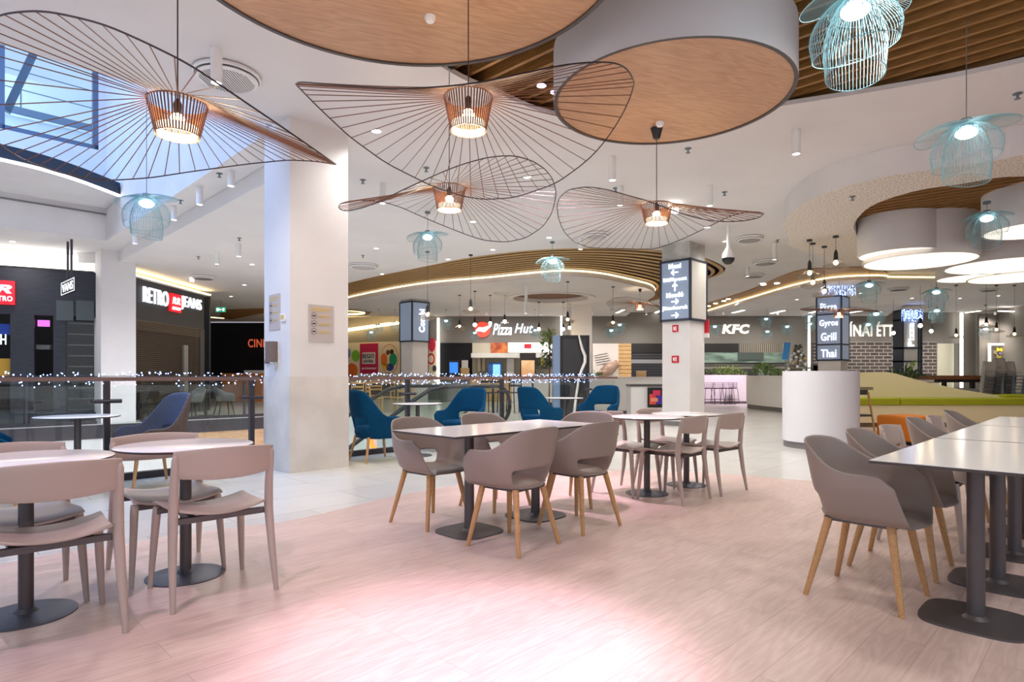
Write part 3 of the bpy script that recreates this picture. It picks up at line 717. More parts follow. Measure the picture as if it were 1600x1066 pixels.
# dark armchairs across the opening
ga = armchair('grey shell armchair across the opening, nearest the oak slab edge', PQ(5.6, 17.9), face(NA)+.3, 'grey armchairs across the opening', 'grey', 'black')
for p, q, rz, lab in ((-.55, 17.9, face(AX), 'pale grey armchair across the opening at the far left'), (3.75, 18.3, face(AX)+.4, 'grey armchair across the opening beside the shutter'), (4.5, 18.9, face(NA), 'grey armchair across the opening with a pale frame before the shutter'), (6.5, 18.2, face(AX), 'grey armchair across the opening just left of the big pillar')):
    dup(ga, PQ(p, q), rz, lab)
gt = thing('cafe_table', 'small dark table across the opening between grey armchairs', 'table', PQ(4.3, 18.0), 0, 'dark tables across the opening')
obj('tabletop', MB().lathe([(.35, .72), (.35, .74)], 32), M['black'], gt); obj('pedestal', MB().lathe([(.03, .02), (.03, .72)], 12), M['black'], gt); obj('table_base', MB().lathe([(.2, .001), (.2, .02)], 24), M['black'], gt)
dup(gt, PQ(.3, 18.1), 0, 'small dark table across the opening at the far left')
dup(gt, PQ(6.05, 18.3), 0, 'small dark table across the opening just left of the pillar')
# ---------------------------------------------------------------- wide wire-brim pendants
def hat_pendant(label, cx, cy, ztop, zbot, Rr, near, far, zcan, group='bronze wide-brim pendants', canopy=True, nrib=58):
    """straight ribs run from the crown to a floppy outer ring; near/far give how high the ring hangs"""
    t = thing('brim_pendant', label, 'pendant lamp', (cx, cy, zcan), 0, group)
    c0 = Vector((cx, cy, 0)); az = atan2(cx, cy); d = sqrt(cx*cx+cy*cy)
    def u_of(th): x = cx+Rr*cos(th); y = cy+Rr*sin(th); return x/y, y
    us = [u_of(2*pi*i/720)[0] for i in range(720)]; u0, u1 = min(us), max(us)
    def interp(l, s):
        x0, x1 = l[0][0], l[-1][0]; x = x0+(x1-x0)*s
        for i in range(len(l)-1):
            if l[i][0] <= x <= l[i+1][0]: k = (x-l[i][0])/max(1e-6, l[i+1][0]-l[i][0]); return l[i][1]+(l[i+1][1]-l[i][1])*k
        return l[-1][1] if s > .5 else l[0][1]
    i0, i1 = us.index(u0), us.index(u1)
    def isnear(i):       # arc between the two tangent azimuths that is closest to us
        a0, a1 = i0/720*2*pi, i1/720*2*pi; th = i/720*2*pi
        lo, hi = (a0, a1) if a0 < a1 else (a0-2*pi, a1)
        while th < lo: th += 2*pi
        while th-2*pi >= lo: th -= 2*pi
        return lo <= th <= hi
    hs = []
    for i in range(720):
        u, y = u_of(2*pi*i/720); s = (u-u0)/(u1-u0); py = interp(near if isnear(i) else far, s)
        hs.append(EYE+(HZ-py)/F*y)
    k = 9
    hs = [sum(hs[(i+j) % 720] for j in range(-k, k+1))/(2*k+1) for i in range(720)]
    ring = [Vector((Rr*cos(2*pi*i/144), Rr*sin(2*pi*i/144), hs[i*5]-zcan)) for i in range(144)]
    obj('outer_ring', MB().tube(ring, .0046, 6, True), M['ring'], t)
    rt, rb = .162, .119
    mb = MB(); mb.tube([(rt*cos(2*pi*i/40), rt*sin(2*pi*i/40), ztop-zcan) for i in range(40)], .005, 5, True); mb.tube([(rb*cos(2*pi*i/40), rb*sin(2*pi*i/40), zbot-zcan) for i in range(40)], .003, 5, True)
    for i in range(50):
        a = 2*pi*i/50; mb.beam((rt*cos(a), rt*sin(a), ztop-zcan), (rb*cos(a), rb*sin(a), zbot-zcan), .0085, .003, (cos(a+.0), sin(a+.0), .0))
    obj('crown', mb, M['rib'], t)
    for i in range(nrib):
        j = int(round(i*720/nrib)) % 720; a = 2*pi*j/720
        p = Vector((rt*cos(a), rt*sin(a), ztop-zcan)); q = Vector((Rr*cos(a), Rr*sin(a), hs[j]-zcan))
        obj('rib', MB().tube([p, q], .0031, 4), M['rib'], t)
    mid = (ztop*.45+zbot*.55)-zcan
    obj('bulb', MB().sphere((0, 0, mid), .042, 14, 10, 1.1), M['warmbulb'], t)
    obj('inner_glow', MB().lathe([(.108, zbot-zcan), (.113, zbot-zcan+.05)], 32, caps=False), M['inner_glow'], t)  # glowing band stands for the crown's inside wall lit by the bulb
    obj('socket', MB().lathe([(.02, mid+.04), (.024, mid+.1), (.012, mid+.13)], 12), M['black'], t)
    obj('cord', MB().tube([(0, 0, mid+.12), (0, 0, 0)], .004, 6), M['cord'], t)
    obj('canopy', MB().lathe([(.03, -.11), (.036, -.1), (.062, -.004), (.062, 0)], 24), M['black'], t)
    lamp('POINT', (cx, cy, zbot-.03), 16, (1, .82, .6), .05, parent=t)
    return t
hat_pendant('bronze wide-brim pendant nearest the atrium at top left', -1.98, 3.6, 2.735, 2.545, .9,
  [(-35, 60), (-20, 38), (0, 25), (15, 21), (40, 18), (67, 17), (100, 22), (165, 38), (232, 68), (297, 101), (381, 159), (448, 205), (522, 257)],
  [(-35, 60), (-30, 120), (-15, 190), (0, 225), (42, 251), (95, 270), (145, 280), (175, 282), (236, 278), (300, 268), (388, 256), (448, 250), (490, 252), (522, 257)], CEIL)
hat_pendant('largest bronze wide-brim pendant hanging before the oak disc', -.29, 4.04, 2.97, 2.752, 1.08,
  [(461.5, 131.7), (467.5, 128), (511, 132), (589, 138), (636, 139), (704, 135), (751, 129), (834, 111), (884, 101), (928, 97), (962, 98), (982, 108), (992, 128)],
  [(461.5, 131.7), (494.6, 165.5), (545, 213), (603, 255), (677, 292), (724, 307), (755, 312), (805, 309), (869, 287), (907, 260), (930, 240), (952, 213), (972, 182), (986, 152), (992, 130)], 3.785)
hat_pendant('bronze wide-brim pendant directly behind and below the largest one', PX(702, 6.0), 6.0, 2.977, 2.76, 1.05,
  [(532, 324.5), (537, 329), (548.5, 330), (572, 324.5), (601, 312.6), (634, 296), (662.5, 283), (705, 264), (734, 254), (769, 245), (805, 243), (833.5, 251), (855, 265), (867, 282), (871, 301)],
  [(532, 324), (534, 318.6), (546, 314.5), (567.5, 313), (601, 315.5), (627, 323), (662.5, 339), (696, 353), (729, 366), (757.5, 375.6), (793, 378.7), (824, 372), (850, 355), (864.5, 334), (871, 305)], 4.26)
hat_pendant('bronze wide-brim pendant hung from the oak drum on a black canopy', PX(1026, 6.35), 6.35, 2.905, 2.715, 1.035,
  [(872, 320), (876, 308), (890, 296), (916.5, 292), (945, 295), (981, 305), (1021, 317), (1064, 334), (1102, 344), (1135, 347), (1166, 345), (1187, 340), (1193.5, 334)],
  [(872, 320), (872.6, 337), (881, 360.5), (897.5, 378), (921, 387), (957, 389), (992.5, 389.5), (1026, 389), (1057, 378), (1087.5, 364), (1116, 350), (1140, 338), (1166, 331.5), (1185, 331), (1193.5, 334)], 3.71)
hat_pendant('far bronze wide-brim pendant left of the direction sign pillar', PX(1000, 19.5), 19.5, PZ(473, 19.5), PZ(484, 19.5), 1.05,
  [(0, 473), (10, 466), (30, 464), (60, 470), (100, 487)], [(0, 475), (10, 485), (40, 489), (80, 490), (100, 487)], 3.93)
hat_pendant('far bronze wide-brim pendant before the lit menu pillar', PX(1311, 18), 18, PZ(484, 18), PZ(496, 18), 1.05,
  [(0, 483), (20, 478), (50, 478), (80, 482), (100, 487)], [(0, 484), (20, 489), (50, 491), (80, 490), (100, 487)], CEIL)

# ---------------------------------------------------------------- teal wire pendants
def dome_wires(r0, r1, h, cut, n, tilt, rw):
    """half-round cage of wires with a slanting lower hoop"""
    mb = MB(); hoop = []
    for i in range(n):
        a = 2*pi*i/n; pts = []; hh = h*(1+cut*cos(a-tilt))
        for j in range(9):
            t = j/8; r = r0+(r1-r0)*sin(min(1, t*1.25)*pi/2)**.8*(1-.10*max(0, t-.7)/.3)
            pts.append((r*cos(a), r*sin(a), -hh*(1-cos(t*pi/2)) if False else -hh*t**1.25))
        mb.tube(pts, rw, 3, caps=False); hoop.append(pts[-1])
    mb.tube(hoop, rw*1.5, 4, True); return mb
def brim_wires(n, rw):
    mb = MB(); hoop = []
    for i in range(n):
        a = 2*pi*i/n; k = abs(cos(a)); Rr = .185+.20*k**1.2
        pts = []
        for j in range(6):
            t = j/5; r = .045+(Rr-.045)*t; z = .03*sin(t*pi)*k+(-.10-.06*sin(a)*k if cos(a) < 0 else -.015+.03*sin(a))*t**1.7*k
            pts.append((r*cos(a), r*sin(a), z-.015))
        mb.tube(pts, rw, 3, caps=False); hoop.append(pts[-1])
    mb.tube(hoop, rw*1.7, 5, True); return mb
GT = 'teal wire pendants'
def teal_pendant(label, loc, zc):
    t = thing('wire_pendant', label, 'pendant lamp', loc, 0, GT)
    obj('brim', brim_wires(110, .0016), M['teal'], t)
    obj('outer_dome', dome_wires(.04, .27, .34, .13, 64, 3.0, .0019), M['teal'], t)
    obj('inner_dome', dome_wires(.04, .185, .5, .05, 52, .4, .0019), M['teal'], t)
    obj('cap', MB().lathe([(.05, -.03), (.05, .03), (.045, .04), (.01, .042)], 20), M['tealcap'], t)
    obj('bulb', MB().sphere((0, 0, -.085), .085, 16, 8, .55), M['coolbulb'], t)  # flattened and widened so the glowing body includes the glare around the LED
    return t
def hang(root, z_can, m='greycord', can=True):
    h = z_can-root.location.z
    obj('cord', MB().tube([(0, 0, .03), (0, 0, h)], .004, 5), M[m], root)
    if can: obj('canopy', MB().lathe([(.05, h-.035), (.05, h)], 16), M['tealcap'] if m == 'greycord' else M['black'], root)
teal0 = None
TEALS = [(1336, -4, 188, 30, 3.97, 'largest teal wire pendant at the top, before the slats'), (1510, 193, 137, -25, CEIL+.4, 'teal wire pendant at the right under the plain ceiling'),
 (229, 308, 96, -12, CEIL+5, 'teal wire pendant at left, hanging in the atrium opening'), (668, 364, 66, -8, CEIL, 'teal wire pendant beside the big white pillar, above the slat band'),
 (863, 403, 54, 10, CEIL, 'teal wire pendant hanging before the middle of the slat band'), (1542, 333, 80, 15, SOFF, 'teal wire pendant among the lit white drums'),
 (1358, 441, 48, 0, CEIL, 'teal wire pendant right of the lit menu pillar'), (1463, 452, 46, 5, CEIL, 'teal wire pendant above the second lit pillar at right'),
 (1464, 482, 34, 40, CEIL, 'teal wire pendant low before the second lit pillar, beneath another'), (1369, 487, 36, 60, CEIL, 'small teal wire pendant high over the white sign letters'),
 (1357, 504, 30, 20, CEIL, 'small teal wire pendant overlapping the white sign letters'), (1540, 511, 28, 0, CEIL, 'small teal wire pendant near the white outlined square sign'),
 (955, 514, 24, 0, 3.93, 'small teal wire pendant low on the grey wall beside another'), (968, 505, 26, 30, 3.93, 'small teal wire pendant just right of its lower twin'),
 (1117, 508, 24, 10, CEIL, 'small teal wire pendant left of the three serif letters'), (1197, 496, 24, 0, CEIL, 'small teal wire pendant right of the serif letters, the upper one'),
 (1199, 516, 22, 50, CEIL, 'small teal wire pendant right of the serif letters, the lower one'), (1230, 508, 24, 20, CEIL, 'small teal wire pendant over the counter left of the light column'),
 (1266, 492, 24, 0, CEIL, 'small teal wire pendant just left of the lit menu pillar, upper'), (1266, 504, 22, 70, CEIL, 'small teal wire pendant just left of the lit menu pillar, lower'),
 (697, 499, 24, 0, 3.93, 'small teal wire pendant right of the tall vertical sign pillar'), (580, 517, 22, 0, 3.93, 'small teal wire pendant before the toy posters, lowest of three'),
 (592, 507, 22, 40, 3.93, 'small teal wire pendant before the toy posters, middle of three'), (617, 503, 22, 0, 3.93, 'small teal wire pendant against the vertical sign pillar'),
 (836, 514, 22, 0, 3.93, 'small teal wire pendant at the end of the red roof sign letters'), (742, 518, 22, 0, 3.93, 'small teal wire pendant overlapping the red disc of the pizza sign')]
for px, py, wpx, rz, zc, lab in TEALS:
    Y = min(.77*F/wpx, 25.5); sc_ = min(1, wpx*Y/(.77*F)); loc = Vector((PX(px, Y), Y, PZ(py, Y)))
    if teal0 is None: teal0 = t = teal_pendant(lab, loc, zc); t.rotation_euler.z = R(rz); hang(t, zc); continue
    t = dup(teal0, loc, R(rz), lab)
    for c in list(t.children):
        if c.name.split('.')[0] in ('cord', 'canopy'): bpy.data.objects.remove(c)
    t.scale = (sc_,)*3; hang(t, loc.z+(zc-loc.z)/sc_, can=zc < 4.2)
lamp('POINT', teal0.location+Vector((0, 0, -.3)), 14, (.85, .97, 1), .06, parent=teal0)

# ---------------------------------------------------------------- small black pendants with smoked glass
def black_pendant(label, px, py, Y, zc, wide, group='black cord pendants', bulb='warmbulb', s=1.):
    loc = Vector((PX(px, Y), Y, PZ(py, Y))); t = thing('glass_pendant' if wide else 'bulb_pendant', label, 'pendant lamp', loc, 0, group)
    obj('lamp_holder', MB().lathe([(.012, .2), (.035, .14), (.04, .02), (.055, 0)], 16), M['black'], t)
    if wide: obj('lamp_shade', MB().lathe([(.05, .01), (.12, -.05), (.22, -.09), (.225, -.13), (.12, -.17)], 28, caps=False), M['clearglass'], t)
    obj('bulb', MB().sphere((0, 0, -.045 if wide else -.06), .04 if wide else .06, 12, 8), M[bulb], t)
    hang(t, zc, 'cord'); return t
for px, py, Y, zc, wide, lab in (
 (1306, 407, 11.4, SOFF, 1, 'largest smoked glass pendant left of the lit white drums'), (1265, 423, 11.7, SOFF, 1, 'smoked glass pendant leftmost of the cluster by the menu pillar'),
 (1270, 438, 12.0, SOFF, 1, 'smoked glass pendant lower in the cluster by the menu pillar'), (1288, 452, 12.3, SOFF, 1, 'smoked glass pendant right before the fairy lights of the menu pillar'),
 (668, 489, 14.6, CEIL, 1, 'smoked glass pendant at the right edge of the vertical sign pillar'), (735.5, 480, 15, CEIL, 1, 'smoked glass pendant left above the red disc sign'),
 (742, 505, 20, 3.93, 0, 'bare bulb pendant touching the red disc sign'), (718, 508, 21, 3.93, 1, 'smoked glass pendant on the plain grey wall left of the red disc'),
 (766, 503, 21, 3.93, 0, 'bare bulb pendant right of the red disc sign'), (788.6, 500, 21, 3.93, 0, 'bare bulb pendant above the first white script letter'),
 (842, 512, 23, 3.93, 0, 'warm bare bulb pendant at the end of the white script letters'), (880, 512, 23, 3.93, 0, 'warm bare bulb pendant left of the white rear pillar'), (890, 510, 23.4, 3.93, 0, 'warm bare bulb pendant in front of the white rear pillar'),
 (887, 497, 18, 3.93, 1, 'smoked glass pendant above the dark display cabinet'), (958, 502, 19, 3.93, 1, 'smoked glass pendant before the plain grey wall left of the direction pillar'),
 (1438, 506, 19, CEIL, 0, 'bare bulb pendant before the second lit pillar'), (1455, 515, 22, CEIL, 0, 'bare bulb pendant right of the second lit pillar'), (1396, 518, 22, CEIL, 0, 'bare bulb pendant over the white sign letters'),
 (1494, 522, 20, CEIL, 1, 'smoked glass pendant left of the vertical light line'), (1541, 505, 19, CEIL, 1, 'smoked glass pendant over a small teal pendant at right'), (1557, 513, 20, CEIL, 1, 'smoked glass pendant above the white outlined square'), (1585, 520, 20, CEIL, 1, 'smoked glass pendant at the far right edge')):
    black_pendant(lab, px, py, Y, zc, wide)

# ---------------------------------------------------------------- ceiling fittings
def downlight(label, px, ytop, ybot, z, energy=150, group='white cylinder downlights'):
    c = CE(px, ytop, z); h = (ybot-ytop)/F*c.y
    t = thing('ceiling_downlight', label, 'downlight', (c.x, c.y, z), 0, group)
    obj('housing', MB().lathe([(.05, 0), (.05, -h), (.042, -h), (.042, -h+.02)], 24, caps=False), M['plainwhite'], t)
    obj('lens', MB().lathe([(.042, -h+.008), (1e-5, -h+.008)], 20, caps=False), M['lens'], t, smooth=False)
    if energy: lamp('SPOT', (c.x, c.y, z-h-.03), energy, (1, .955, .93), .15, aim=(c.x, c.y, 0), angle=150, blend=1, parent=t)
    return t
for a in ((338, 77, 130, CEIL, 'white cylinder downlight before the big air vent at top left'), (1244, 203, 241, CEIL, 'white cylinder downlight right of the oak drum'), (957, 245, 282, CEIL, 'white cylinder downlight left of the black canopy pendant'),
 (1109, 290, 322, CEIL, 'white cylinder downlight right of the black canopy pendant'), (969, 292, 321, CEIL, 'white cylinder downlight above the left wing of the drum pendant'), (907, 372, 390, CEIL, 'white cylinder downlight at the edge of the slat band'),
 (361, 268, 291, CEIL, 'white cylinder downlight nearest the big pillar in the atrium row'), (312, 292, 320, CEIL, 'second white cylinder downlight in the atrium row'), (272, 322, 344, CEIL, 'third white cylinder downlight in the atrium row'), (211, 360, 381, CEIL, 'last white cylinder downlight in the atrium row by the left column'),
 (598, 287, 318, CEIL, 'white cylinder downlight left of the second hanging brim', 30), (339, 393, 413, 3.87, 'white cylinder downlight on the low ceiling near the shutter'), (373, 381, 401, 3.87, 'white cylinder downlight on the low ceiling near the big pillar'),
 (1168, 418, 432, CEIL, 'white cylinder downlight beyond the dome camera'), (1210, 380, 406, CEIL, 'white cylinder downlight between the two round vents'), (822, 445, 490, 3.93, 'long white cylinder downlight over the pizza counter')):
    downlight(a[4], *a[:4], *a[5:])
def spot(label, px, py, z, pink=False, energy=120):
    c = CE(px, py, z); t = thing('recessed_spot', label, 'spot light', (c.x, c.y, z), 0, 'recessed ceiling spots')
    obj('trim_ring', MB().lathe([(.075, .001), (.075, -.008), (.055, -.012), (.055, .0)], 24, caps=False), M['plainwhite'], t)
    obj('lens', MB().lathe([(.055, -.006), (1e-5, -.006)], 20, caps=False), M['pinklens' if pink else 'lens'], t, smooth=False)
    if energy: lamp('SPOT', (c.x, c.y, z-.03), energy, (1, .955, .93), .15, aim=(c.x, c.y, 0), angle=150, blend=1, parent=t)
for px, py, z, lab in ((588, 204, CEIL, 'recessed spot above the left wing of the largest brim'), (824, 276, CEIL, 'recessed spot seen through the second brim'), (739, 346, CEIL, 'recessed spot under the second brim'), (858, 371, CEIL, 'recessed spot left of the slat band pendant'),
 (588, 388, CEIL, 'recessed spot near the big pillar, upper'), (770, 390, CEIL, 'recessed spot just above the slat band'), (700, 405, CEIL, 'recessed spot above the slat band beside a teal pendant'), (597, 428, CEIL, 'recessed spot near the big pillar, lower'), (1133, 377, CEIL, 'recessed spot left of the dome camera'), (1105, 355, CEIL, 'recessed spot left under the drum pendant wing'),
 (394, 413, 3.87, 'recessed spot at the big pillar on the low ceiling'), (382, 445, 3.87, 'recessed spot over the dark cinema front'), (361, 463, 3.87, 'recessed spot further over the dark cinema front'), (20, 377, CEIL, 'recessed spot over the dark shop at far left'), (1245, 468, 3.93, 'recessed spot on the rear ceiling left of the lit menu pillar'), (1345, 458, 3.93, 'recessed spot on the rear ceiling right of the lit menu pillar'), (1425, 466, 3.93, 'recessed spot on the rear ceiling over the framed pillar'), (1500, 466, CEIL, 'recessed spot on the rear ceiling over the pale door'), (1560, 462, CEIL, 'recessed spot on the rear ceiling at far right'), (1150, 476, 3.93, 'recessed spot on the rear ceiling over the serif letters'), (700, 470, 3.93, 'recessed spot on the inner ceiling right of the tall sign pillar'), (812, 476, 3.93, 'recessed spot on the inner ceiling left of the round recess'), (945, 470, 3.93, 'recessed spot on the inner ceiling right of the round recess'), (610, 478, 3.93, 'recessed spot on the inner ceiling over the toy posters')):
    spot(lab, px, py, z)
for px, py, lab in ((846, 135, 'pink spot among the slats left of the oak drum'), (867, 145, 'pink spot among the slats touching the oak drum')):
    c = CE(px, py, CEIL+.09); t = thing('slat_spot', lab, 'spot light', c, 0, 'pink spots among the slats')
    obj('housing', MB().lathe([(.055, .01), (.055, .09), (.02, .1)], 20), M['black'], t); obj('lens', MB().lathe([(.05, .005), (1e-5, .005)], 20, caps=False), M['pinklens'], t, smooth=False)
for k, (px, lab) in enumerate(((760, 'over the pizza sign, left one'), (845, 'over the end of the pizza sign'), (925, 'over the hand mural'), (1010, 'over the closed shutter'), (1130, 'over the serif letters'), (1215, 'over the counter by the light column'), (1370, 'over the block letters'), (1465, 'over the pale door'), (1555, 'over the outlined square sign'))):
    c = Vector((PX(px, 26.6), 26.6, 3.93)); t = thing('wall_spot', 'small wall washing spot '+lab, 'spot light', c, 0, 'wall washing spots')
    obj('housing', MB().lathe([(.05, 0), (.05, -.12), (.04, -.12), (.04, -.1)], 16, caps=False), M['plainwhite'], t); obj('lens', MB().lathe([(.04, -.105), (1e-5, -.105)], 16, caps=False), M['lens'], t, smooth=False)
    lamp('SPOT', c+Vector((0, 0, -.15)), 230, (1, .94, .88), .12, aim=(c.x, 28.2, .6), angle=125, blend=1, parent=t)
def vent(label, px, py, wpx, z):
    c = CE(px, py, z); r = wpx/2*c.y/F; t = thing('round_vent', label, 'air vent', (c.x, c.y, z), 0, 'round ceiling vents')
    obj('disc', MB().lathe([(r*.86, -.075), (r*.92, -.06), (r*.8, -.03)], 48), M['plainwhite'], t)
    obj('rim', MB().lathe([(r*.8, 0), (r, -.012), (r, -.035), (r*.95, -.045)], 48, caps=False), M['plainwhite'], t)
    mb = MB()
    for i in range(-9, 10):
        x = i*r*.08; k = sqrt(max(0, (.8*r)**2-x*x)); mb.box((x-.003, -k, -.08), (x+.003, k, -.074))
    obj('louvre', mb, M['skirt'], t, smooth=False)
for px, py, w, z, lab in ((355, 115, 98, CEIL, 'largest round air vent at top left behind the downlight'), (568, 414, 46, CEIL, 'round air vent beside the big pillar'), (932, 365, 40, CEIL, 'round air vent seen through the drum pendant'), (1171, 371, 42, CEIL, 'round air vent right of the dome camera'), (1196, 408, 38, CEIL, 'second round air vent beyond the dome camera'), (1178, 429, 32, CEIL, 'third round air vent beyond the dome camera'),
 (318, 432, 34, 3.87, 'round air vent over the shutter shop'), (575, 484, 22, 3.93, 'round air vent left of the vertical sign pillar'), (784, 457, 26, 3.93, 'round air vent over the pizza counter'), (1404, 450, 30, 3.93, 'slim round vent right of the menu pillar'), (1545, 451, 26, 3.93, 'slim round vent at far right')):
    vent(lab, px, py, w, z)
sp0 = None
for px, py, z, lab in ((1075, 232, CEIL, 'sprinkler head below the oak drum'), (962, 294, CEIL, 'sprinkler head by the drum pendant wing'), (666, 262, CEIL, 'sprinkler head left of the second brim'), (567, 281, CEIL, 'sprinkler head beside the big pillar top'), (1590, 146, CEIL, 'sprinkler head at top right'), (1332, 307, SOFF, 'sprinkler head on the perforated soffit'), (343, 271, CEIL, 'sprinkler head in the atrium downlight row'), (282, 313, CEIL, 'sprinkler head further in the atrium downlight row'), (374, 372, 3.87, 'sprinkler head on the low ceiling by the big pillar'), (310, 401, 3.87, 'sprinkler head on the low ceiling over the shutter'), (1132, 300, CEIL, 'sprinkler pair right of the drum pendant'), (1215, 375, CEIL, 'sprinkler head near the round vents'), (567, 399, CEIL, 'sprinkler head left of the slat band')):
    c = CE(px, py, z)
    if sp0 is None:
        sp0 = thing('sprinkler', lab, 'sprinkler', c, 0, 'ceiling sprinklers'); obj('deflector', MB().lathe([(.012, 0), (.012, -.05), (.03, -.055), (.03, -.06)], 12), M['tealcap'], sp0); obj('escutcheon', MB().lathe([(.045, 0), (.045, -.006)], 16), M['tealcap'], sp0)
    else: dup(sp0, c, 0, lab)
c = CE(1138, 352, CEIL); t = thing('dome_camera', 'white ceiling dome camera with black lens right of the drum pendant', 'camera', c)
obj('bracket', MB().lathe([(.03, 0), (.03, -.42), (.11, -.56), (.125, -.66)], 20, caps=False), M['plainwhite'], t); obj('dome', MB().lathe([(.125, -.66), (.11, -.72), (.06, -.77), (1e-5, -.785)], 20, caps=False), M['black'], t)
# ---------------------------------------------------------------- helpers for upright planes
class Plane:
    """an upright face: origin, heading; finds where a frame position falls on it"""
    def __init__(s, o, rz): s.o = Vector((o[0], o[1])); s.rz = rz; s.d = Vector((cos(rz), sin(rz)))
    def s(s_, px):
        k = (px-800)/F; return (k*s_.o.y-s_.o.x)/(s_.d.x-k*s_.d.y)
    def z(s_, px, py): return PZ(py, s_.o.y+s_.s(px)*s_.d.y)
    def rect(s_, x0, y0, x1, y1, d0=-.02, d1=0.):
        a, b = s_.s(x0), s_.s(x1); xm = (x0+x1)/2; return (a, d0, s_.z(xm, y1)), (b, d1, s_.z(xm, y0))
    def at(s_, px, py, off=-.03):
        t = s_.s(px); p = s_.o+s_.d*t; n = Vector((-s_.d.y, s_.d.x))*off; return Vector((p.x+n.x, p.y+n.y, PZ(py, p.y)))
    def thing(s_, name, label, cat, group=None): return thing(name, label, cat, (s_.o.x, s_.o.y, 0), s_.rz, group)
def bx(*ab): return MB().box(*ab)
def ppart(name, plane, r, m, parent, **k): return obj(name, MB().box(*plane.rect(*r, **k)), m, parent, smooth=False)
def ltext(name, plane, body, r, m, parent, off=-.03, depth=.03, **k):
    """letters filling a frame rectangle on a plane; local to the plane's thing"""
    a, b = plane.rect(*r); me = text_mesh(body, abs(b[0]-a[0]), b[2]-a[2], depth, k.get('shear', 0), k.get('bold', .01)); me.materials.clear(); me.materials.append(m)
    return link(name, me, parent, ((a[0]+b[0])/2, off, (a[2]+b[2])/2))
def xzprism(pts, y0, y1):
    mb = MB().prism(pts, y0, y1); mb.v = [(v[0], v[2], v[1]) for v in mb.v]; mb.f = [f[::-1] for f in mb.f]; return mb

# ---------------------------------------------------------------- glass railing round the opening
def railing(label, p0, p1, posts, q=7.6, clamps=True, group='glass railings', bright=True, ztop=1.11):
    t = thing('glass_railing', label, 'railing', PQ(p0, q, 0), pi/4, group); L = p1-p0
    obj('handrail', MB().box((0, -.035, ztop-.042), (L, .035, ztop)), M['rail'] if bright else M['post'], t, smooth=False)
    obj('base_channel', MB().box((0, -.04, 0), (L, .04, .075)), M['post'], t, smooth=False)
    edges = [0]+[p-p0 for p in posts]+[L]
    for a, b in zip(edges, edges[1:]):
        if b-a > .2: obj('glass_panel', MB().box((a+.05, -.006, .075), (b-.05, .006, ztop-.09)), M['glass'], t, smooth=False)
    for p in posts:
        x = p-p0; o = obj('post', MB().box((x-.028, -.03, .03), (x+.028, .03, ztop-.04)), M['post'], t, smooth=False)
        if clamps: obj('clamp', MB().tube([(x-.13, -.035, .855), (x+.13, -.035, .855)], .022, 8), M['post'], o)
    return t
railing('glass railing with brown handrail at left, up to the big white pillar', -4.5, 3.13, [-3.1, -1.55, 0.0, 1.52, 3.04])
railing('glass railing behind the blue lounge chairs, right of the big pillar', 3.9, 10.75, [4.1, 5.37, 7.35, 9.72], group='glass railings')
railing('dark glass railing across the opening, left of the far column', -6, 3.2, [-5, -3.4, -1.6, .1, 1.9], 16.98, False, bright=False, group='dark railings across the opening')
railing('dark glass railing across the opening, right of the far column', 4.1, 8.9, [5.0, 6.6, 8.2], 16.98, False, bright=False, group='dark railings across the opening')
def fairy(label, pts, n, spread, drop, r=.006, m='fairy'):
    mb = MB(); w = []; mb.cur = 1
    for i in range(n):
        t = i/(n-1)*(len(pts)-1); k = min(int(t), len(pts)-2); p = pts[k].lerp(pts[k+1], t-k)
        q = p+Vector((random.uniform(-1, 1)*spread, random.uniform(-1, 1)*spread, random.choice((random.uniform(.0, .05), random.uniform(-drop, -.03)))))
        mb.cur = 1; mb.sphere(q, r*random.uniform(.6, 1.3), 5, 4); w.append(q)
        mb.cur = 0; mb.tube([p, q], .0012, 3)
    mb.cur = 0; mb.tube([p+Vector((0, 0, .005)) for p in pts], .003, 4)
    o = obj('fairy_lights', mb, [M['cord'], M[m]]); return tag(o, label, 'fairy lights')
fairy('blue-white fairy lights wound along the left handrail', [PQ(-3+i*.62, 7.6, 1.115) for i in range(11)], 330, .03, .11, .0065)
fairy('white fairy lights wound along the handrail behind the blue chairs', [PQ(3.95+i*.55, 7.6, 1.115) for i in range(12)], 420, .03, .12, .007)

# ---------------------------------------------------------------- escalator
t = thing('escalator', 'escalator going down behind the railing with curved black handrails', 'escalator', PQ(7, 9.0, 0), pi/4)
def esc_path(z):
    pts = [(1.0+.32*cos(a), z-.36+.36*sin(a)) for a in [R(-90+20*i) for i in range(10)]]
    return pts+[(.3, z), (-.3, z), (-.65, z-.06), (-1.0, z-.24), (-9.0, z-.24-8*.577)]
for y in (-.62, .62):
    pth = esc_path(.93); o = obj('balustrade', MB(), M['glass'], t); bpy.data.objects.remove(o)
    low = [(1.0, .02), (-.4, .02), (-1.0, -.30), (-9, -.30-8*.577)]
    poly = pth+low[::-1]
    o = obj('balustrade', xzprism(poly, y-.006, y+.006), M['glass'], t, smooth=False)
    obj('handrail', MB().tube([(a, y, b) for a, b in pth], .036, 8), M['black'], o)
    obj('skirt_panel', MB().beam((-9, y, -.5-8*.577), (-1, y, -.5), .12, .35).beam((-.55, y, -.18), (1.2, y, -.18), .12, .35), M['plainwhite'], t, smooth=False)
mb = MB()
for i in range(22): mb.box((-9+i*.37, -.55, -4.9+i*.2135-.25), (-9+i*.37+.38, .55, -4.9+i*.2135))
obj('steps', mb, M['post'], t, smooth=False)
o = obj('neon_letters', text_mesh('CO', .75, .5, .05, 0, .02), [M['orange']]) if False else None
t = thing('neon_sign', 'glowing orange letters on the lower level below the blue chair', 'sign', PQ(8.95, 14, -.62), -pi/4)
letters('letters', 'CO', .8, .5, M['orange'], None, (0, 0, 0), 0, .06).parent = t

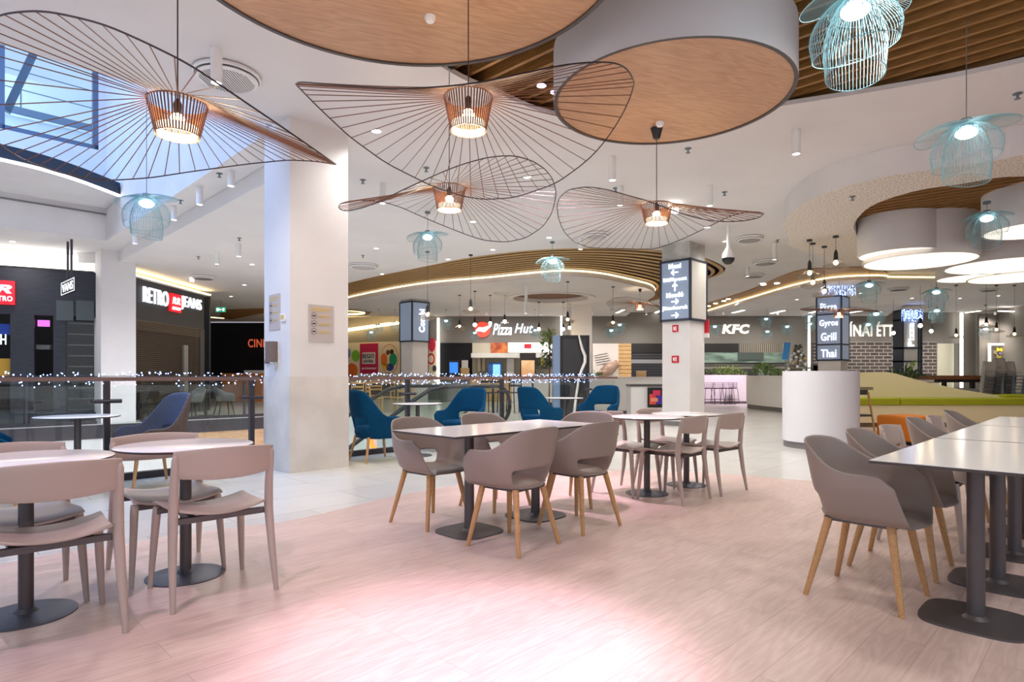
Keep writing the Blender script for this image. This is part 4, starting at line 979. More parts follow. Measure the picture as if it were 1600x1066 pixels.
# ---------------------------------------------------------------- shops across the opening
D = Plane((-11.67, 13.86), R(28)); t = D.thing('storefront', 'dark shop front at the left edge with a red square logo', 'shop front')
obj('fascia', bx((-2.5, 0, 2.55), (2.2, .12, 3.62)), M['shopdark'], t, smooth=False)
obj('plinth', bx((-2.5, 0, 0), (2.2, .12, .25)), M['shopdark'], t, smooth=False)
for a, b, z0, z1 in ((.05, .33, .25, 2.55), (.33, .62, .25, 2.55), (.98, 1.22, .25, 2.55)): obj('pier', bx((D.s(16) if a == .05 else a, 0, z0), (b, .1, z1)), M['shopdark'], t, smooth=False)
for r in ((88, 470, 115, 501), (119, 470, 147, 501)): ppart('grey_panel', D, r, mat('shop grey panel', (74, 82, 86), .5), t)
obj('back_wall', bx((-2.5, 1.4, 0), (2.2, 1.5, 3.6)), M['void'], t, smooth=False)
ppart('poster', D, (-20, 560, 15, 592), mat('yellow poster', (196, 150, 40), .6), t, d0=.2, d1=.22)
ppart('poster', D, (-20, 505, 12, 522), mat('blue poster', (30, 70, 170), .6), t, d0=.2, d1=.22)
ltext('lit_lettering', D, 'H', (-2, 522, 7, 538), M['letter'], t, off=.15)
ppart('pink_display', D, (55, 499, 74, 509), glow('pink display', (240, 120, 235), .8), t, d0=.25, d1=.3)
ppart('shelf', D, (52, 538, 74, 545), M['grey'], t, d0=.3, d1=.6)
mb = MB()
for i in range(9): mb.box((1.24, .2, .3+i*.26), (2.1, .23, .33+i*.26))
obj('shelf', mb, M['darkmetal'], t, smooth=False)
ppart('glazing', D, (89, 502, 147, 640), M['glass'], t, d0=.03, d1=.045)
o = ppart('red_logo_sign', D, (-16, 439, 24, 476), M['red'], t, d0=-.08, d1=-.01)
ltext('letter_mark', D, 'R', (-6, 446, 20, 459), M['letter'], o, off=-.1, bold=.03, shear=.3); ltext('letter_mark', D, 'RETRO', (-14, 463, 21, 471), M['letter'], o, off=-.1)
obj('cove_light', bx((-2.5, .25, 3.7), (2.2, .3, 4.05)), M['led'], t, smooth=False)
t = thing('hanging_sign', 'small black hanging sign with white lettering and outline on two rods', 'sign', (PX(98, 13.9), 13.9, 2.95), R(-43))
obj('board', bx((0, -.03, 0), (1.28, .03, .30)), M['black'], t, smooth=False)
mb = MB()
for a in (((.02, -.036, .01), (1.26, -.031, .022)), ((.02, -.036, .278), (1.26, -.031, .29)), ((.02, -.036, .01), (.04, -.031, .29)), ((1.24, -.036, .01), (1.26, -.031, .29))): mb.box(*a)
obj('outline', mb, M['letter'], t, smooth=False)
o = link('lettering', text_mesh('VANS', 1.0, .18, .01, 0, .0), t, (.64, -.035, .15)); o.data.materials.clear(); o.data.materials.append(M['letter'])
for x in (.5, .85): obj('rod', MB().tube([(x, 0, .3), (x, 0, CEIL-2.95)], .025, 8), M['post'], t)
E = Plane((-9.8, 15.0), pi/2); t = E.thing('storefront', 'closed shop front with lit white lettering and a red square above a wire shutter', 'shop front')
obj('fascia', bx((0, 0, 2.6), (4.35, .15, 3.68)), mat('charcoal fascia', (66, 66, 70), .5), t, smooth=False)
obj('end_pier', bx((4.1, -.01, 0), (4.36, .15, 2.6)), mat('shop pier', (84, 80, 80), .5), t, smooth=False)
mb = MB()
for i in range(78): mb.box((i*.0535, .04, 0), (i*.0535+.009, .05, 2.35))
for i in range(46): mb.box((0, .04, i*.0535), (4.1, .05, i*.0535+.009))
for i in range(6): mb.box((0, .0, 2.35+i*.045), (4.1, .06, 2.375+i*.045))
obj('wire_shutter', mb, M['grid'], t, smooth=False)
obj('shutter_post', bx((E.s(287), -.02, 0), (E.s(293), .04, 2.05)), mat('pale post', (150, 146, 138), .5), t, smooth=False)
obj('back_wall', bx((1.6, 3.0, 0), (5.0, 3.1, 3.6)), mat('dim shop wall', (104, 90, 80), .8, emit=(110, 88, 74), es=.12), t, smooth=False)  # faint emission on the wall stands for light inside the shop
obj('side_wall', bx((5.0, .16, 0), (5.1, 3.0, 3.8)), M['shopdark'], t, smooth=False)
obj('clothes_rack', bx((1.5, 1.6, .3), (2.3, 2.0, 1.4)), M['black'], t, smooth=False)
lt = []
for body, x0, x1 in (('RETRO', 16.1, 17.26), ('JEANS', 17.94, 19.1)):
    me = text_mesh(body, x1-x0, .42, .05, 0, .0); me.materials.clear(); me.materials.append(M['letter']); link('lettering', me, t, ((x0+x1)/2-15, -.04, 3.30))
o = obj('red_logo_sign', bx((2.34, -.07, 2.98), (2.9, -.005, 3.5)), M['red'], t, smooth=False)
for body, w, h, z in (('RR', .4, .2, 3.30), ('RETRO', .42, .09, 3.08)):
    me = text_mesh(body, w, h, .02, .2, .02); me.materials.clear(); me.materials.append(M['letter']); link('letter_mark', me, o, (2.62, -.08, z))
obj('cove_light', bx((0, -.1, 3.72), (4.6, .1, 3.76)), M['warmled'], t, smooth=False)
obj('cove_ledge', bx((0, -.12, 3.68), (4.5, .15, 3.70)), M['white'], t, smooth=False)
c = Plane((-30, 30.9), 0); t = c.thing('cinema_lettering', 'dim orange lettering on the dark cinema front', 'sign')
ltext('letters', c, 'CINEMA', (388, 530, 436, 543), M['cinema'], t)
t = thing('kiosk', 'small orange kiosk before the dark cinema front', 'kiosk', (PX(378, 27), 27, 0))
obj('body', bx((-.9, 0, 0), (.9, .8, 1.25)), M['orangetop'], t, smooth=False); obj('top', bx((.1, -.02, 1.25), (.95, .8, 1.38)), M['plainwhite'], t, smooth=False)
def exit_sign(label, px, py, Y, w, h, zc, rz=0, green=True):
    t = thing('exit_sign', label, 'sign', (PX(px, Y), Y, PZ(py, Y)), rz); 
    obj('body', bx((-w/2, -.03, -h/2), (w/2, .03, h/2)), glow('exit green', (40, 150, 110), .9) if green else M['led'], t, smooth=False)
    obj('rod', MB().tube([(0, 0, h/2), (0, 0, zc-t.location.z)], .008, 6), M['tealcap'], t)
    if green:
        mb = MB(); mb.box((-w*.42, -.034, -h*.3), (-w*.14, -.031, h*.3)); mb.box((w*.22, -.034, -h*.3), (w*.42, -.031, h*.3)); mb.box((-w*.02, -.034, -h*.06), (w*.16, -.031, h*.06)); mb.add([(w*.0, -.034, -h*.25), (-w*.12, -.034, 0), (w*.0, -.034, h*.25)], [(0, 1, 2)])
        obj('pictogram', mb, M['letter'], t, smooth=False)
exit_sign('green running exit sign over the dark cinema front', 345, 484, 22, .34, .18, 3.87)
exit_sign('bright white hanging light box near the shutter shop', 300, 434, 17, .1, .22, 3.87, R(50), False)
exit_sign('bright white light box behind the crown of the drum pendant', 1052, 325, 10.5, .2, .16, CEIL, R(35), False)

# ---------------------------------------------------------------- notices on the big white pillar
FR = Plane(PQ(3.142, 6.757), pi/4); FL = Plane(PQ(3.142, 7.463), -pi/4)
def notice(label, pl, r, lines):
    t = pl.thing('notice', label, 'notice'); a, b = pl.rect(*r, d0=-.008)
    obj('sheet', bx(a, b), M['paper'], t, smooth=False)
    w, h = b[0]-a[0], b[2]-a[2]; mb = MB(); mi = MB()
    for i in range(3):
        z = b[2]-h*(.3+.21*i); mb.lathe([(h*.075, 0), (h*.085, 0)], 20, (0, 0, 0), False); 
        k = 20; mb.v[-2*k:] = [(a[0]+w*.2+v[0], -.011, z+v[1]) for v in mb.v[-2*k:]]
        mb.box((a[0]+w*.14, -.0105, z-h*.02), (a[0]+w*.26, -.009, z+h*.02)); mi.box((a[0]+w*.38, -.0105, z-h*.012), (a[0]+w*.86, -.009, z+h*.018)); mi.box((a[0]+w*.38, -.0105, z-h*.045), (a[0]+w*.75, -.009, z-h*.03))
    mi.box((a[0]+w*.1, -.0105, b[2]-h*.12), (a[0]+w*.9, -.009, b[2]-h*.08)); mi.box((a[0]+w*.1, -.0105, b[2]-h*.17), (a[0]+w*.7, -.009, b[2]-h*.145))
    obj('icons', mb, M['ink'], t, smooth=False); obj('print', mi, M['yellowink'], t, smooth=False)
notice('grey notice sheet on the right face of the big white pillar', FR, (482, 477, 521, 535), 3)
notice('grey notice sheet on the left face of the big white pillar', FL, (421, 460, 438, 516), 3)
t = FL.thing('sanitizer_dispenser', 'white and grey sanitiser dispenser on the left face of the big pillar', 'dispenser')
ppart('backing_board', FL, (417, 532, 436, 568), M['plainwhite'], t, d0=-.008); ppart('body', FL, (427, 534, 435, 566), mat('taupe plastic case', (120, 104, 96), .4), t, d0=-.1, d1=-.008); ppart('drip_tray', FL, (416, 562, 422, 568), M['ink'], t, d0=-.02, d1=-.008)
t = FL.thing('wall_socket', 'small white wall socket beside the notice on the big pillar', 'socket')
a, b = FL.rect(440, 490, 447, 502, d0=-.02); obj('plate', bx(a, b), M['plainwhite'], t, smooth=False); obj('insert', bx((a[0]+.02, -.024, a[2]+.02), (b[0]-.02, -.018, b[2]-.02)), M['yellowink'], t, smooth=False)

# ---------------------------------------------------------------- sign pillars
def sign_box(label, p, q, s, z0, z1, blank_right=True, bars=(), e=.05):
    t = thing('pillar_sign', label, 'sign', PQ(p-e, q-e, 0), pi/4); L = s+2*e
    mb = MB(); k = .05
    for x0, y0 in ((0, 0), (L-k, 0), (0, L-k), (L-k, L-k)): mb.box((x0, y0, z0), (x0+k, y0+k, z1))
    for z in (z0, z1-k)+tuple(bars): 
        mb.box((0, 0, z), (L, k, z+k)); mb.box((0, L-k, z), (L, L, z+k)); mb.box((0, 0, z), (k, L, z+k)); mb.box((L-k, 0, z), (L, L, z+k))
    obj('frame', mb, M['signframe'], t, smooth=False)
    obj('left_panel', bx((.012, k, z0+k), (.02, L-k, z1-k)), M['signgrey'], t, smooth=False)
    obj('right_panel', bx((k, .012, z0+k), (L-k, .02, z1-k)), M['signblank'] if blank_right else M['signgrey'], t, smooth=False)
    return t, L
def left_text(t, L, body, z, h, w, m='letter', roll=0, y=None):
    me = text_mesh(body, w, h, .03, 0, .012); me.materials.clear(); me.materials.append(M[m]); o = link('lettering', me, t, (-.004, L/2 if y is None else y, z)); o.rotation_euler = (0, roll, -pi/2); return o
def arrow(t, L, z, direc, sz=.22):
    mb = MB(); d = {'l': (-1, 0), 'r': (1, 0), 'u': (0, 1)}[direc]; n = (-d[1], d[0]); w = .028
    def P(a, b): return (a*d[0]+b*n[0], a*d[1]+b*n[1])
    def stroke(p, q): mb.beam((p[0], 0, p[1]), (q[0], 0, q[1]), w, .015, (0, 1, 0))
    stroke(P(-sz/2, 0), P(sz/2, 0)); stroke(P(sz/2, 0), P(sz*.12, sz*.36)); stroke(P(sz/2, 0), P(sz*.12, -sz*.36))
    o = obj('arrow', mb, M['letter'], t, (-.004, L/2, z), (0, 0, -pi/2), smooth=False)
t, L = sign_box('direction sign with arrows wrapped round the central pillar', 12.31, 6.74, .68, 2.36, 3.74)
for body, z, w in (('Mozi', 3.6, .3), ('Büfépont', 3.29, .58), ('Mosdó', 2.95, .42), ('Játszósarok', 2.65, .64)): left_text(t, L, body, z, .115, w)
for z, d in ((3.455, 'l'), (3.12, 'u'), (2.80, 'r'), (2.49, 'r')): arrow(t, L, z, d, .17)
t, L = sign_box('tall lit menu sign with four words on the pillar at right', 21.2, 6.32, .69, 1.62, 3.72, False, (2.12, 3.1))
for body, z, w in (('Pizza', 3.36, .5), ('Gyros', 2.82, .56), ('Grill', 2.40, .46), ('Thai', 1.86, .46)): left_text(t, L, body, z, .26, w)
t, L = sign_box('tall grey sign with one vertical word on the far pillar at left', 13.0, 18.1, .7, 2.37, 3.85, False)
me = text_mesh('Combi', .85, .26, .03, 0, .03); me.materials.clear(); me.materials.append(M['letter']); o = link('lettering', me, t, (L*.55, -.004, 3.15)); o.rotation_euler = (0, -pi/2, 0)
t = thing('pillar_sign', 'framed pillar with one vertical word and fairy lights at right', 'sign', (PX(1409, 25.5), 25.5, 0))
wd = PX(1440, 25.5)-PX(1409, 25.5); z0, z1 = PZ(592, 25.5), PZ(484, 25.5); mb = MB()
for x in (0, wd*.8, wd-.06): mb.box((x, -.05, .1), (x+.06, .6, z1))
for py in (486, 501, 545, 566): z = PZ(py, 25.5); mb.box((0, -.05, z), (wd, .6, z+.06))
obj('frame', mb, M['signframe'], t, smooth=False); obj('core', bx((.06, 0, .1), (wd-.06, .55, z1)), M['signblank'], t, smooth=False)
me = text_mesh('Pizza', 1.0, .26, .03, 0, .03); me.materials.clear(); me.materials.append(M['letter']); o = link('lettering', me, t, (wd*.42, -.06, PZ(523, 25.5))); o.rotation_euler = (0, -pi/2, 0)
def light_net(label, a, b, n, r, d=.06):
    mb = MB()
    for i in range(n): mb.sphere((random.uniform(a[0], b[0]), random.uniform(a[1]-d, a[1]), random.uniform(a[2], b[2])), r*random.uniform(.5, 1.3), 5, 4)
    for i in range(14): x = a[0]+(b[0]-a[0])*i/13; mb.tube([(x, a[1]-d/2, a[2]), (x, a[1]-d/2, b[2])], .002, 3)
    tag(obj('light_net', mb, M['fairy']), label, 'fairy lights')
light_net('net of blue-white fairy lights over the framed pillar at right', (PX(1408, 25.4), 25.4, PZ(502, 25.4)), (PX(1441, 25.4), 25.4, PZ(484, 25.4)), 90, .016)
c3 = PQ(21.1, 6.2); light_net('net of blue-white fairy lights on top of the lit menu pillar', (PX(1274, c3.y), c3.y-.25, PZ(464, c3.y)), (PX(1326, c3.y), c3.y, 4.0), 130, .011, .25)
# red plaques on the central pillar
CLF = Plane(PQ(12.31, 7.43), -pi/4)
for r, lab in (((1051, 508, 1060, 519), 'upper red fire-safety plaque on the central pillar'), ((1050, 556, 1061, 567), 'lower red fire-safety plaque on the central pillar')):
    t = CLF.thing('safety_plaque', lab, 'sign', 'red plaques on the central pillar'); a, b = CLF.rect(*r, d0=-.015); obj('plate', bx(a, b), M['redsquare'], t, smooth=False)
    w, h = b[0]-a[0], b[2]-a[2]; mb = MB().box((a[0]+w*.2, -.018, a[2]+h*.25), (a[0]+w*.45, -.014, a[2]+h*.75)); mb.box((a[0]+w*.55, -.018, a[2]+h*.2), (a[0]+w*.7, -.014, a[2]+h*.8)); obj('pictogram', mb, M['plainwhite'], t, smooth=False)
Q = Plane((PX(1101, 14.2), 14.2), R(60))
t = thing('blade_sign', 'small red and white blade sign on the right side of the central pillar', 'sign', (4.43, 13.98, PZ(528, 14.0)), pi/4)
obj('red_board', bx((-.03, -.1, .1), (.03, 0, .42)), M['redsquare'], t, smooth=False); obj('white_board', bx((-.03, -.1, 0), (.03, 0, .1)), M['plainwhite'], t, smooth=False)

# ---------------------------------------------------------------- toy poster wall
PW = Plane((-13.2, 33.5), atan2(-5, 9.78)); t = PW.thing('poster_wall', 'cream printed wall with a magenta toy poster and round pictures', 'poster')
ppart('cream_board', PW, (530, 535, 625, 600), M['poster'], t, d0=-.05); ppart('cream_board', PW, (671, 533, 683, 600), M['poster'], t, d0=-.05)
o = ppart('magenta_poster', PW, (564, 537, 592, 584), M['magenta'], t, d0=-.08, d1=-.05); ppart('white_label', PW, (568, 551, 588, 569), M['plainwhite'], o, d0=-.1, d1=-.08)
ltext('lettering', PW, 'REGIO', (569, 553, 587, 560), M['ink'], o, off=-.11); ltext('lettering', PW, 'JÁTÉK', (570, 562, 586, 568), M['ink'], o, off=-.11); ltext('lettering', PW, 'JÁTÉKBOLT', (567, 574, 590, 578), M['plainwhite'], o, off=-.1)
def disc(plane, px, py, rx, m, parent, name='round_picture', off=-.07, ry=None, y2=None):
    a, b = plane.rect(px-rx, py-(ry or rx), px+rx, py+(ry or rx)); mb = MB(); n = 28; cx, cz = (a[0]+b[0])/2, (a[2]+b[2])/2
    lo = [(cx+(b[0]-a[0])/2*cos(2*pi*i/n), cz+(b[2]-a[2])/2*sin(2*pi*i/n)) for i in range(n)]
    return obj(name, xzprism(lo, off, off+.02), m, parent, smooth=False)
disc(PW, 557, 556, 6, mat('green print', (120, 190, 50), .6), t, ry=9); disc(PW, 545, 552, 4, mat('blue print', (90, 140, 190), .6), t, ry=8); disc(PW, 551, 579, 9, mat('orange print', (228, 110, 40), .6), t, ry=11)
o = disc(PW, 610, 561, 13.5, mat('terracotta print', (208, 110, 70), .6), t, ry=23); o2 = disc(PW, 610, 561, 12.7, mat('sand print', (238, 222, 190), .6), o, 'picture_ground', -.08, ry=22)
for px, py, rx, ry, cc in ((602, 562, 5, 10, (232, 120, 50)), (616, 562, 6, 10, (30, 150, 100)), (611, 574, 6, 6, (50, 70, 150)), (608, 551, 3, 4, (120, 70, 50)), (614, 550, 3, 4, (60, 50, 40)), (604, 572, 5, 6, (240, 190, 60))):
    disc(PW, px, py, rx, mat('picture colour', cc, .6), o, 'colour_patch', -.095, ry)
disc(PW, 676, 539, 5.5, mat('berry print', (214, 50, 80), .6), t, ry=11); o = disc(PW, 675, 561, 5.5, M['redsquare'], t, ry=9); disc(PW, 675, 561, 3.8, M['poster'], o, 'ring_inside', -.08, ry=6); disc(PW, 680, 576, 3, M['ink'], t, ry=5)
a, b = PW.at(535, 518, -.2), PW.at(626, 505, -.2)
tag(obj('cove_light', MB().beam(a, b, .25, .12), M['warmled']), 'long warm cove light line above the toy poster wall', 'light strip')
tag(obj('light_column', bx(*frect(683, 497, 686.5, 600, 28.3, .08)), M['led'], smooth=False), 'vertical white light line left of the pizza counter', 'light strip')
tag(obj('light_column', bx(*frect(876, 489, 878.5, 530, 28.3, .08)), M['led'], smooth=False), 'short vertical white light line above the dark display cabinet', 'light strip')
tag(obj('light_column', bx(*frect(1263.5, 490, 1266, 582, 27.8, .08)), M['led'], smooth=False), 'vertical white light line left of the lit menu pillar', 'light strip')
tag(obj('light_column', bx(*frect(1501.5, 489, 1505, 606, 28.3, .08)), M['led'], smooth=False), 'tall vertical white light line on the grey wall at right', 'light strip')
for k, (x0, y0, x1, y1, lab) in enumerate(((631, 488, 660, 494, 'short slanted light line above the grey wall right of the tall pillar sign'), (964, 489, 974, 484, 'short light line left of the far brim pendant'), (1024, 489, 1034, 485, 'short light line just left of the central pillar'), (1145, 489, 1162, 485, 'short light line above the serif letters'), (1205, 490, 1225, 485.5, 'short light line right of the serif letters'), (1266, 489, 1278, 486, 'short light line left of the lit menu pillar'), (1326, 489, 1348, 485.6, 'short light line above the white sign letters'), (1503, 489.5, 1531, 486, 'short light line meeting the tall vertical light line'), (1561, 486, 1600, 488, 'short light line at the far right ceiling'))):
    tag(obj('light_slot', MB().beam(CE(x0, y0, 4.11 if x0 in (1024, 1503) else 3.925), CE(x1, y1, 4.11 if x0 in (1024, 1503) else 3.925), .12, .03), M['led']), lab, 'light strip', 'light slots near the rear wall')

# ---------------------------------------------------------------- pizza counter
BW = Plane((-4, 28.58), 0); t = BW.thing('pizza_counter', 'pizza counter with lit menu boards under white script lettering', 'shop counter')
ppart('dark_opening', BW, (688, 536, 738, 620), M['void'], t, d0=-.03); ppart('back_wall', BW, (738, 536, 866, 600), mat('beige back wall', (196, 188, 168), .6), t, d0=-.03)
ppart('menu_board', BW, (794, 536, 866, 551), glow('menu board', (236, 240, 240), 1.0), t, d0=-.2, d1=-.1); ppart('food_picture', BW, (767, 536, 793, 552), mottled('food print', (214, 130, 60), (150, 50, 40), 4, .5), t, d0=-.2, d1=-.1)
ppart('menu_mark', BW, (819, 538, 830, 545), M['redsquare'], t, d0=-.24, d1=-.2)
ppart('hood', BW, (738, 553, 866, 560), mat('steel hood', (206, 204, 198), .4), t, d0=-.9, d1=-.1)
ppart('pillar_panel', BW, (812, 553, 836, 600), M['black'], t, d0=-.95, d1=-.9); ppart('pizza_poster', BW, (814, 564, 834, 592), mottled('pizza print', (240, 206, 160), (226, 150, 80), 1.5, .5), t, d0=-1.0, d1=-.95); ppart('white_poster', BW, (792, 561, 803, 590), M['plainwhite'], t, d0=-.5, d1=-.45)
for x in (747, 754): ppart('tall_roll', BW, (x, 560, x+4, 580), M['poster'], t, d0=-.3, d1=-.1)
o = ppart('drinks_fridge', BW, (764, 567, 784, 600), mat('fridge blue', (40, 96, 170), .4), t, d0=-.7, d1=-.2); ppart('lit_door', BW, (771, 570, 782, 590), glow('fridge glow', (120, 180, 235), .9), o, d0=-.74, d1=-.7)
ppart('shelf', BW, (837, 566, 866, 568), M['darkmetal'], t, d0=-.6, d1=-.1); ppart('shelf', BW, (837, 575, 866, 577), M['darkmetal'], t, d0=-.6, d1=-.1); ppart('yellow_sheet', BW, (844, 561, 850, 572), mat('yellow sheet', (226, 206, 60), .6), t, d0=-.64, d1=-.6)
C2 = Plane((-4, 26.5), 0)
for x0, x1, m in ((688, 735, 'shopgrey'), (735, 800, 'lightwood'), (800, 866, 'plainwhite')): ppart('counter_front', C2, (x0, 590, x1, 627), M[m], t, d0=2.08-2.08, d1=.6) if False else obj('counter_front', bx((C2.s(x0), -2.1, 0), (C2.s(x1), -1.5, 1.0)), M[m], t, smooth=False)
obj('counter_top', bx((C2.s(688), -2.15, 1.0), (C2.s(866), -1.45, 1.06)), M['plainwhite'], t, smooth=False)
t = BW.thing('shop_sign', 'red disc sign with white script lettering above the pizza counter', 'sign')
o = disc(BW, 754, 515.5, 12, glow('red lit disc', (232, 62, 44), .9), t, 'red_disc', -.12)
mb = MB().tube([(BW.s(741), -.14, BW.z(741, 521)), (BW.s(749), -.14, BW.z(749, 515)), (BW.s(756), -.14, BW.z(756, 516)), (BW.s(768), -.14, BW.z(768, 509))], [.03, .1, .12, .03], 8); obj('white_stroke', mb, M['letter'], o)
ltext('lettering', BW, 'Pizza', (770, 506, 800, 524), M['letter'], t, off=-.1, shear=.3, bold=.02); ltext('lettering', BW, 'Hut', (804, 506, 833, 521), M['letter'], t, off=-.1, shear=.3, bold=.02); ltext('small_lettering', BW, 'pizza', (783, 503.5, 795, 506), M['letter'], t, off=-.1)
for px, lab in ((709, 'black order screen with a blue lit face left of the pizza counter'),):
    t = thing('order_screen', lab, 'screen', (PX(px, 26.3), 26.3, 1.06)); obj('housing', bx((-.22, 0, 0), (.22, .2, .75)), M['black'], t, smooth=False); obj('lit_face', bx((-.18, -.01, .2), (.18, 0, .66)), glow('blue screen', (50, 120, 220), 1.1), t, smooth=False); obj('foot', bx((-.15, 0, -.0), (.15, .2, .02)), M['black'], t, smooth=False)
t = thing('box_stack', 'small beige and white boxes on the counter beside the order screen', 'boxes', (PX(726, 26.3), 26.3, 1.06)); obj('lower_box', bx((-.18, 0, 0), (.18, .3, .42)), M['lightwood'], t, smooth=False); obj('upper_box', bx((-.13, 0, .42), (.13, .25, .75)), M['plainwhite'], t, smooth=False)

# ---------------------------------------------------------------- chicken counter, mural, brick front
t = BW.thing('mural_panel', 'white mural panel with lines of script and an open hand', 'mural')
ppart('board', BW, (926, 537, 966, 592), mat('mural white', (226, 218, 212), .6), t, d0=-.06)
mb = MB()
for i in range(5): mb.beam((BW.s(928+i), -.07, BW.z(928, 556+i*3.6)), (BW.s(949+i*1.5), -.07, BW.z(949, 552+i*3.6)), .012, .05, (0, 1, 0))
obj('script_lines', mb, M['ink'], t, smooth=False)
mb = MB().tube([(BW.s(938), -.07, BW.z(938, 588)), (BW.s(950), -.09, BW.z(950, 577)), (BW.s(965), -.07, BW.z(965, 567))], [.12, .3, .16], 10)
for k in range(4): mb.tube([(BW.s(948), -.1, BW.z(948, 580-k*1.5)), (BW.s(939+k), -.1, BW.z(939, 585-k*3)), (BW.s(934+k*1.4), -.1, BW.z(934, 587-k*3.4))], [.08, .07, .05], 8)
obj('hand_drawing', mb, mottled('sepia print', (196, 168, 150), (150, 120, 104), 5, .6), t)
t = BW.thing('oak_board', 'slatted oak wall panel right of the hand mural', 'wall panel'); ppart('board', BW, (966, 537, 986, 592), M['lightwood'], t, d0=-.06); mb = MB()
for i in range(9): mb.box(*BW.rect(966, 541+i*6, 986, 541.8+i*6, d0=-.065, d1=-.055))
obj('joints', mb, M['brown'], t, smooth=False)
t = BW.thing('shop_shutter', 'closed dark roller shutter left of the central pillar', 'shutter'); ppart('curtain', BW, (986, 537, 1064, 600), mat('dark shutter', (64, 64, 72), .5), t, d0=-.04); mb = MB()
for i in range(14): mb.box(*BW.rect(986, 539+i*4.2, 1064, 540+i*4.2, d0=-.06, d1=-.04))
obj('slat_lines', mb, M['black'], t, smooth=False); ppart('pale_strip', BW, (986, 562, 1064, 568), mat('pale strip', (150, 150, 154), .5), t, d0=-.07, d1=-.05); ppart('dark_header', BW, (986, 537, 1064, 551), M['black'], t, d0=-.08, d1=-.04)
t = BW.thing('chicken_counter', 'chicken counter with glass display and serif letters on the grey wall', 'shop counter')
ppart('dark_header', BW, (1080, 537, 1153, 551), M['black'], t, d0=-.08); ppart('slatted_panel', BW, (1153, 537, 1224, 551), mat('pale slat panel', (170, 162, 146), .6), t, d0=-.06); mb = MB()
for i in range(23): mb.box(*BW.rect(1154+i*3, 537, 1155+i*3, 551, d0=-.09, d1=-.06))
obj('slat_lines', mb, M['darkmetal'], t, smooth=False); ppart('glazed_display', BW, (1080, 551, 1230, 567), mottled('green tinted display', (150, 176, 162), (92, 108, 100), 1.2, .3, (1, 1, 3)), t, d0=-.06); ppart('dark_display', BW, (1152, 551, 1192, 563), mat('display dark', (84, 94, 88), .3), t, d0=-.1, d1=-.06)
ppart('lower_wall', BW, (1080, 571, 1300, 625), mat('dark counter base', (70, 72, 68), .5), t, d0=-.06); obj('counter', bx((BW.s(1080), -1.3, 0), (BW.s(1300), -.7, 1.0)), M['shopgrey'], t, smooth=False); obj('counter_top', bx((BW.s(1080), -1.35, 1.45), (BW.s(1240), -.6, 1.55)), mat('counter grey', (150, 146, 138), .5), t, smooth=False); ppart('steel_panel', BW, (1167, 571, 1182, 592), mat('steel panel', (140, 150, 142), .4), t, d0=-1.4, d1=-1.3)
ltext('lettering', BW, 'KFC', (1127, 507, 1170, 522), glow('white letter', (236, 230, 222), .9), t, off=-.1, shear=.15, bold=.05)
t = thing('hanging_banner', 'tilted blue banner right of the chicken counter', 'banner', (PX(1228, 26), 26, PZ(562, 26)), 0); obj('cloth', MB().prism([(-.18, 0), (.1, 0), (.2, .72), (-.08, .72)], 0, .02), mat('banner blue', (70, 150, 220), .6), t, (0, 0, 0), (pi/2, 0, 0), smooth=False); obj('pole', MB().tube([(-.05, .01, -1.82), (.0, .01, .75)], .015, 6), M['tealcap'], t)
t = BW.thing('restaurant_front', 'dark brick restaurant front under white block letters', 'shop front'); ppart('brickwork', BW, (1270, 534, 1462, 600), M['bricks'], t, d0=-.06); ltext('lettering', BW, 'KÍNAI', (1314, 503, 1361, 526), glow('ivory letter', (242, 238, 226), .9), t, off=-.1, bold=.02); ltext('lettering', BW, 'ÉTTEREM', (1368, 503, 1430, 526), glow('ivory letter', (242, 238, 226), .9), t, off=-.1, bold=.02)
t = BW.thing('wall_door', 'pale door panel in the grey wall beside the brickwork', 'door'); ppart('leaf', BW, (1463, 537, 1489, 625), mat('pale door', (216, 212, 190), .5), t, d0=-.06); ppart('side_panel', BW, (1489, 537, 1502, 625), mat('dark door side', (76, 72, 68), .5), t, d0=-.05)
W3 = Plane((17, 27.0), 0); t = W3.thing('framed_sign', 'white outlined square sign with a small yellow and lilac emblem', 'sign'); mb = MB()
for r in ((1544, 537, 1578, 539.5), (1544, 537, 1547, 600), (1575, 537, 1578, 600)): mb.box(*W3.rect(*r, d0=-.05, d1=0))
obj('outline', mb, M['led'], t, smooth=False); obj('board', bx((W3.s(1547), 0, 1.0), (W3.s(1575), .05, W3.z(1560, 539))), M['shopgrey'], t, smooth=False)
ltext('emblem', W3, 'M', (1557, 544, 1565, 549), glow('yellow mark', (240, 210, 60), .9), t, off=-.03, bold=.03)
o = None
for px, py, rx, cc in ((1556, 551, 3.5, (200, 180, 150)), (1562, 553, 4, (190, 176, 226)), (1568, 550, 3.5, (196, 190, 200)), (1561, 557, 4, (222, 206, 90))): disc(W3, px, py, rx, mat('emblem colour', cc, .5), t, 'emblem_patch', -.02, ry=3)
struct('wall_grey_1', MB().box((PX(1530, 27.2), 27.2, 0), (21.8, 27.3, CEIL-.2)), mat('warm grey cladding dark', (112, 106, 100), .5), smooth=False)
t = thing('glass_screen', 'pale green glass screen at the far right edge', 'screen', (PX(1593, 26.6), 26.6, 0)); obj('panel', bx((-.25, 0, .05), (.1, .05, 2.6)), mat('green screen glass', (150, 178, 170), .2), t, smooth=False); obj('foot', bx((-.25, -.05, 0), (.1, .1, .05)), M['post'], t, smooth=False)

